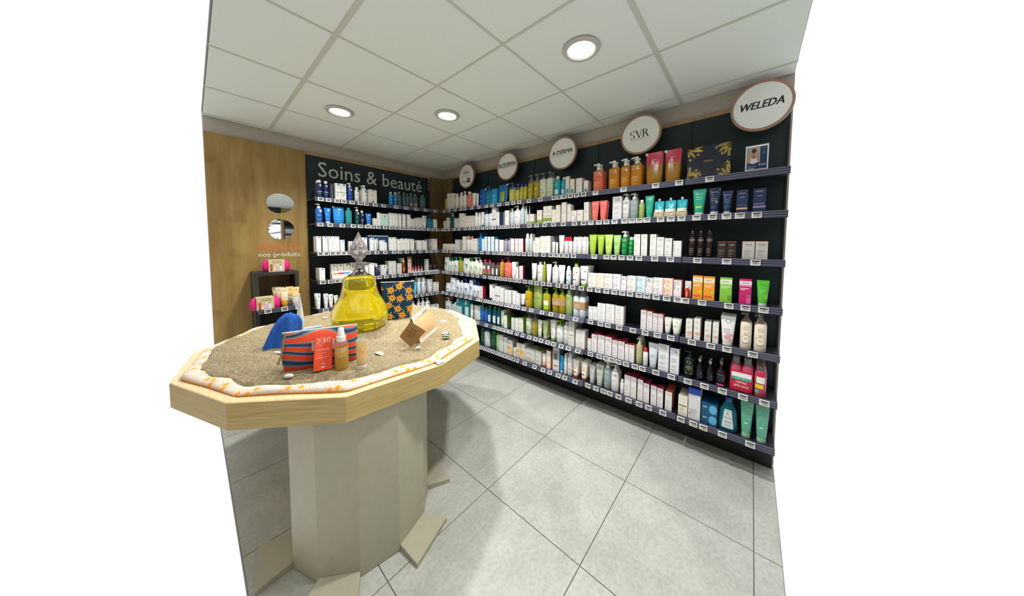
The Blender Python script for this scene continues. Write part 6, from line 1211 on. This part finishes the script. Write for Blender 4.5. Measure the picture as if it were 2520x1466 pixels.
# peach tube standing on its cap
x, y = 1.213, 1.463; b = MB(); b.loft([(.022, .0215, .014), (.026, .0225, .0155), (.06, .0225, .0125), (.1, .0225, .008), (.132, .0225, .002), (.145, .0225, .0014)], ['l:F0D09C', 'l:F0D09C', 'l:F0CC90', 'l:F0CC90', 'l:E4E4C0'], n=28)
o = b.obj('tube', None, (x, y, .869), face_rot(x, y)); tag(o, 'small peach gel tube standing on a white cap on the sand', 'tube')
b = MB(); b.loft([(0, .021, .0145), (.002, .0225, .016), (.022, .0225, .016)], mat('F0EEE4', 'g', .3), n=28); b.obj('cap', o)
b = MB(); 
for z, u0, u1 in ((.1, -.016, .002), (.088, -.016, .012), (.082, -.016, .01), (.055, .0, .008), (.04, -.01, -.003)):
    b.face([(u0, -.0165, z), (u1, -.0165, z), (u1, -.0165, z+.0022), (u0, -.0165, z+.0022)], 'D88450')
b.obj('printed_lines', o)
# cream canvas pouch with kraft tag
A = Vector((.872, 1.352, .868)); B = Vector((.64, 1.19, .868)); dv = (B-A).normalized(); L_ = (B-A).length; nv = Vector((-dv.y, dv.x, 0)); nv = nv if nv.dot(Vector((.8, 1.5, 0))) > 0 else -nv
root = bpy.data.objects.new('canvas_pouch', None); C.objects.link(root); root.location = A
tag(root, 'cream canvas pouch with clear peach window tilted on the sand', 'pouch')
def quad_patch(b, p, m_, n_=8, puff=.0, nrm=nv, both=True):
    i = b.mi(m_); p = [Vector(q) for q in p]
    for off in ((0, .003) if both else (0,)):
        base = len(b.v)
        for j in range(n_+1):
            for k in range(n_+1):
                u, v = k/n_, j/n_; q = p[0]*(1-u)*(1-v)+p[1]*u*(1-v)+p[2]*u*v+p[3]*(1-u)*v
                q = q+nrm*(puff*math.sin(PI*u)*math.sin(PI*v)-off); b.v.append(tuple(q))
        for j in range(n_):
            for k in range(n_): b.f.append((base+j*(n_+1)+k, base+j*(n_+1)+k+1, base+(j+1)*(n_+1)+k+1, base+(j+1)*(n_+1)+k)); b.m.append(i); b.sm.append(True)
O = Vector((0, 0, 0)); Z = Vector((0, 0, 1)); e0 = O+nv*.035; e1 = dv*L_+nv*.035
t0 = dv*-.05+Z*.172-nv*.0; t1 = dv*.195+Z*.196-nv*.0
s0 = e0+(t0-e0)*.14; s1 = e1+(t1-e1)*.14; h0 = e0+(t0-e0)*.80; h1 = e1+(t1-e1)*.84
b = MB(); quad_patch(b, [e0, e1, s1, s0], M_CREAMCLOTH, puff=.004); quad_patch(b, [e0, O-nv*.03, O-nv*.03+dv*L_, e1], M_CREAMCLOTH, nrm=-Z); quad_patch(b, [O-nv*.03, O-nv*.03+dv*L_, t1-nv*.004, t0-nv*.004], M_CREAMCLOTH, puff=-.02)
quad_patch(b, [e0, s0, s0-nv*.03, O-nv*.03], M_CREAMCLOTH); quad_patch(b, [s0, h0, h0-nv*.022, s0-nv*.05], M_CREAMCLOTH, puff=.002); b.obj('canvas_base', root)
b = MB(); quad_patch(b, [s0, s1, h1, h0], mat('E8C08C', 'g', .3), puff=.012); b.obj('peach_window', root)
b = MB(); quad_patch(b, [h0, h1, t1, t0], M_CREAMCLOTH, puff=.003)
hm = (h0+h1)/2; tm = (t0+t1)/2; ax = (h1-h0).normalized(); ay = (t0-h0).normalized()
ce = h0*.35+h1*.65; ce = ce*.55+(t0*.35+t1*.65)*.45
b.text('NUXE', lambda px, pz: tuple(ce+ax*px+ay*pz+nv*.006), 0, 0, .06, '4C483C', ht=.012)
b.obj('zip_band', root)
b = MB(); b.tube([tuple(h0+nv*.006), tuple(h0+nv*.02-Z*.02), tuple(h0+nv*.03-Z*.04+dv*.01)], .003, mat('EEE8DC', 'p', .8), n=6); b.tube([tuple(h0+nv*.006+dv*.008), tuple(h0+nv*.026-Z*.03+dv*.002)], .003, mat('EEE8DC', 'p', .8), n=6); b.obj('cord', root)
P = [Vector(q) for q in ((.925, 1.395, .874), (.865, 1.455, .965), (.923, 1.39, 1.021), (.967, 1.345, .935))]
c_ = sum(P, Vector())/4; ex = ((P[1]-P[0]).normalized()); nrm = ((P[1]-P[0]).cross(P[3]-P[0])).normalized(); nrm = nrm if nrm.dot(Vector((.8, 1.4, .6))) > 0 else -nrm
b = MB(); kf = '9C7444'
fr = [p-c_+nrm*.0008 for p in P]; bk = [p-c_-nrm*.0008 for p in P]
b.face(fr, kf); b.face(bk[::-1], kf)
for k in range(4): b.face([fr[k], bk[k], bk[(k+1) % 4], fr[(k+1) % 4]], kf)
up_ = (P[3]-P[0]).normalized(); vx = (P[1]-P[0]).normalized(); vy = (P[2]-P[1]).normalized()
# the print runs down the tag from its upper left edge
ux = (P[1]-P[2]).normalized(); uy = (P[2]-P[3]).normalized(); uy = (nrm.cross(ux)).normalized()
F = lambda px, pz: tuple(ux*px+uy*pz+nrm*.0014)
b.text('NUXE', F, 0, .026, .04, '3C2C1C', ht=.010)
for k, (z, wv) in enumerate(((.008, .06), (.001, .064), (-.006, .03), (-.014, .05), (-.022, .034))):
    b.face([F(-wv/2, z), F(wv/2, z), F(wv/2, z+.0025), F(-wv/2, z+.0025)], '6C4C2C')
o = b.obj('kraft_tag', None, tuple(c_)); tag(o, 'brown kraft paper tag propped against the cream canvas pouch', 'tag')
# blue towelling bag
m, n_, l_, bb = nodes('blue_waffle', .85); bb.inputs['Base Color'].default_value = lin('1C62C4')
tc = n_.new('ShaderNodeTexCoord'); v = n_.new('ShaderNodeTexVoronoi'); v.inputs['Scale'].default_value = 150; v.inputs['Randomness'].default_value = .1; l_.new(tc.outputs['Object'], v.inputs['Vector'])
bp = n_.new('ShaderNodeBump'); bp.inputs['Strength'].default_value = 1; bp.inputs['Distance'].default_value = .005; l_.new(v.outputs['Distance'], bp.inputs['Height']); l_.new(bp.outputs['Normal'], bb.inputs['Normal'])
M_BLUE = m
x, y = 1.385, .80; b = MB(); i = b.mi(M_BLUE); nn_, nk = 14, 56; H = .19
for j in range(nn_+1):
    v_ = j/nn_
    for k in range(nk):
        t = 2*PI*k/nk; prof_ = (1-v_)**.55 if v_ < 1 else 0
        prof_ = (1-v_**5)**.5 if v_ < 1 else 0; rx = .086*prof_*(1-.5*v_)+.003; ry = .06*prof_*(1-.35*v_)+.003
        fold = 1+.2*math.sin(4*t+3.5*v_)*(.25+v_)+.07*math.sin(9*t+6*v_)
        fold *= 1-.10*abs(math.sin(2.5*t+1.2+1.5*v_))**.5; b.v.append((rx*fold*math.cos(t)+.05*v_-.012, ry*fold*math.sin(t)-.012*v_, H*.95*(v_**.85)*(1+.12*math.cos(t+2.6)*v_*prof_+.10*math.sin(3*t+1)*v_*prof_)))
for j in range(nn_):
    for k in range(nk): q = (k+1) % nk; b.f.append((j*nk+k, j*nk+q, (j+1)*nk+q, (j+1)*nk+k)); b.m.append(i); b.sm.append(True)
b.f.append(tuple(nn_*nk+k for k in range(nk))); b.m.append(i); b.sm.append(True)
o = b.obj('towelling_bag', None, (x, y, .872), face_rot(x, y, .15)); tag(o, 'crumpled royal blue towelling bag at the left of the sand', 'bag')
b = MB(); b.tube([(.02, -.062, .0), (.012, -.058, .05), (.012, -.044, .1), (.02, -.03, .15), (.03, -.012, .187)], .006, M_BLUE); b.obj('seam', o)
# white tube standing side-on behind the blue bag
b = MB(); b.loft([(.02, .021, .022), (.03, .022, .023), (.08, .0185, .026), (.14, .012, .029), (.19, .0055, .031), (.22, .0016, .032), (.232, .0014, .032)], ['DCE6F0', 'DCE6F0', 'E6EBF0', 'EEF0F2', 'EEF0F2', 'EEF0F2'], n=24)
o = b.obj('tube', None, (1.232, .43, .874), face_rot(1.23, .43, .15))
b = MB(); b.loft([(0, .019, .021), (.02, .0205, .022)], 'E4E8EC', n=24); b.obj('cap', o)
b = MB(); b.tube([(.004, -.031, .15), (.010, -.029, .146), (.014, -.022, .152)], .0018, '2C78C8', 6); b.obj('printed_mark', o)
tag(o, 'white and pale blue tube seen edge-on behind the blue bag', 'tube')
b = MB(); b.box(-.05, .05, -.02, .02, 0, .008, 'B8CCE8'); b.face([(-.045, -.018, .0085), (.045, -.018, .0085), (.045, .01, .0085), (-.045, .01, .0085)], '8CA8D8')
tag(b.obj('sachet', None, (1.19, .56, .874), face_rot(1.19, .56, .1)), 'flat pale blue sachet lying on the sand behind the striped bag', 'sachet')
def scallop(loc, s, rz, col, col2, lab, tilt=.35):
    b = MB(); n_, m_ = 40, 10; i = b.mi(mat(col, 'p', .4)); i2 = b.mi(mat(col2, 'p', .4))
    for j in range(m_+1):
        v_ = j/m_
        for k in range(n_+1):
            a = math.radians(-78+156*k/n_); R_ = s*v_*(.88+.12*math.cos(a))*(1+.018*math.cos(22*a))
            zz = s*.42*math.sin(PI*min(1, v_*.55+.45))*math.cos(a*.95)*(v_**.4)+.02*s*math.cos(22*a)*v_
            b.v.append((R_*math.sin(a), R_*math.cos(a)-s*.5, max(0, zz)))
    for j in range(m_):
        for k in range(n_): b.f.append((j*(n_+1)+k, j*(n_+1)+k+1, (j+1)*(n_+1)+k+1, (j+1)*(n_+1)+k)); b.m.append(i2 if (j in (3, 6, 8)) else i); b.sm.append(True)
    o = b.obj('scallop_shell', None, loc, rz); o.rotation_euler = (tilt, 0, rz); tag(o, lab, 'shell', 'sea shells on the sand'); return o
scallop((.497, 1.10, .874), .042, face_rot(.5, 1.1, 1.3), 'E9E6DE', 'CFCCC6', 'white ribbed scallop shell near the far right edge of the sand')
scallop((1.08, 1.345, .872), .040, face_rot(1.08, 1.345, 1.9), 'F0DDB0', 'E4B880', 'cream and peach scallop shell right of the peach tube')
m, n_, l_, bb = nodes('green_marbled_shell', .3); tc = n_.new('ShaderNodeTexCoord'); wv = n_.new('ShaderNodeTexWave'); wv.inputs['Scale'].default_value = 22; wv.inputs['Distortion'].default_value = 9; wv.bands_direction = 'Z'; l_.new(tc.outputs['Object'], wv.inputs['Vector'])
r_ = ramp(n_, [(.2, '3C4C34'), (.45, '8C9C7C'), (.7, 'D4DCC4'), (.95, 'ECEEDC')]); l_.new(wv.outputs['Fac'], r_.inputs['Fac']); l_.new(r_.outputs['Color'], bb.inputs['Base Color'])
b = MB(); n1, n2 = 26, 16; i = b.mi(m)
for j in range(n2+1):
    th = PI*j/n2
    for k in range(n1): t = 2*PI*k/n1; rr = .027*(1+.05*math.sin(3*th+t)); b.v.append((rr*math.sin(th)*math.cos(t), rr*math.sin(th)*math.sin(t), rr*.92*math.cos(th)))
for j in range(n2):
    for k in range(n1): q = (k+1) % n1; b.f.append((j*n1+k, (j+1)*n1+k, (j+1)*n1+q, j*n1+q)); b.m.append(i); b.sm.append(True)
tag(b.obj('snail_shell', None, (.712, 1.43, .895), .4), 'round green and white marbled snail shell on the sand', 'shell', 'sea shells on the sand')
def pebble(loc, rx, ry, rz_, c, lab, name='cowrie_shell', rot=0.):
    b = MB(); i = b.mi(mat(c, 'p', .35)); n1, n2 = 20, 10
    for j in range(n2+1):
        th = PI*j/n2
        for k in range(n1): t = 2*PI*k/n1; b.v.append((rx*math.sin(th)*math.cos(t)*(1+.1*math.cos(t)), ry*math.sin(th)*math.sin(t)*(1+.08*math.sin(9*t)), rz_*math.cos(th)))
    for j in range(n2):
        for k in range(n1): q = (k+1) % n1; b.f.append((j*n1+k, (j+1)*n1+k, (j+1)*n1+q, j*n1+q)); b.m.append(i); b.sm.append(True)
    tag(b.obj(name, None, loc, rot), lab, 'shell', 'sea shells on the sand')
pebble((.905, 1.437, .877), .013, .011, .008, 'EEECE8', 'tiny white shell just in front of the kraft tag', 'small_shell')
pebble((1.462, 1.317, .879), .021, .013, .010, 'DCD6CC', 'small pale oval shell near the front left of the sand', 'cowrie_shell', 2.3)
pebble((1.44, .945, .878), .028, .009, .008, 'E6E0D2', 'narrow white shell between the blue bag and the striped bag', 'razor_shell', 2.1)
pebble((1.056, .329, .877), .02, .015, .008, 'E8DCC4', 'pale shell half buried behind the glass flask', 'small_shell', 2.1)
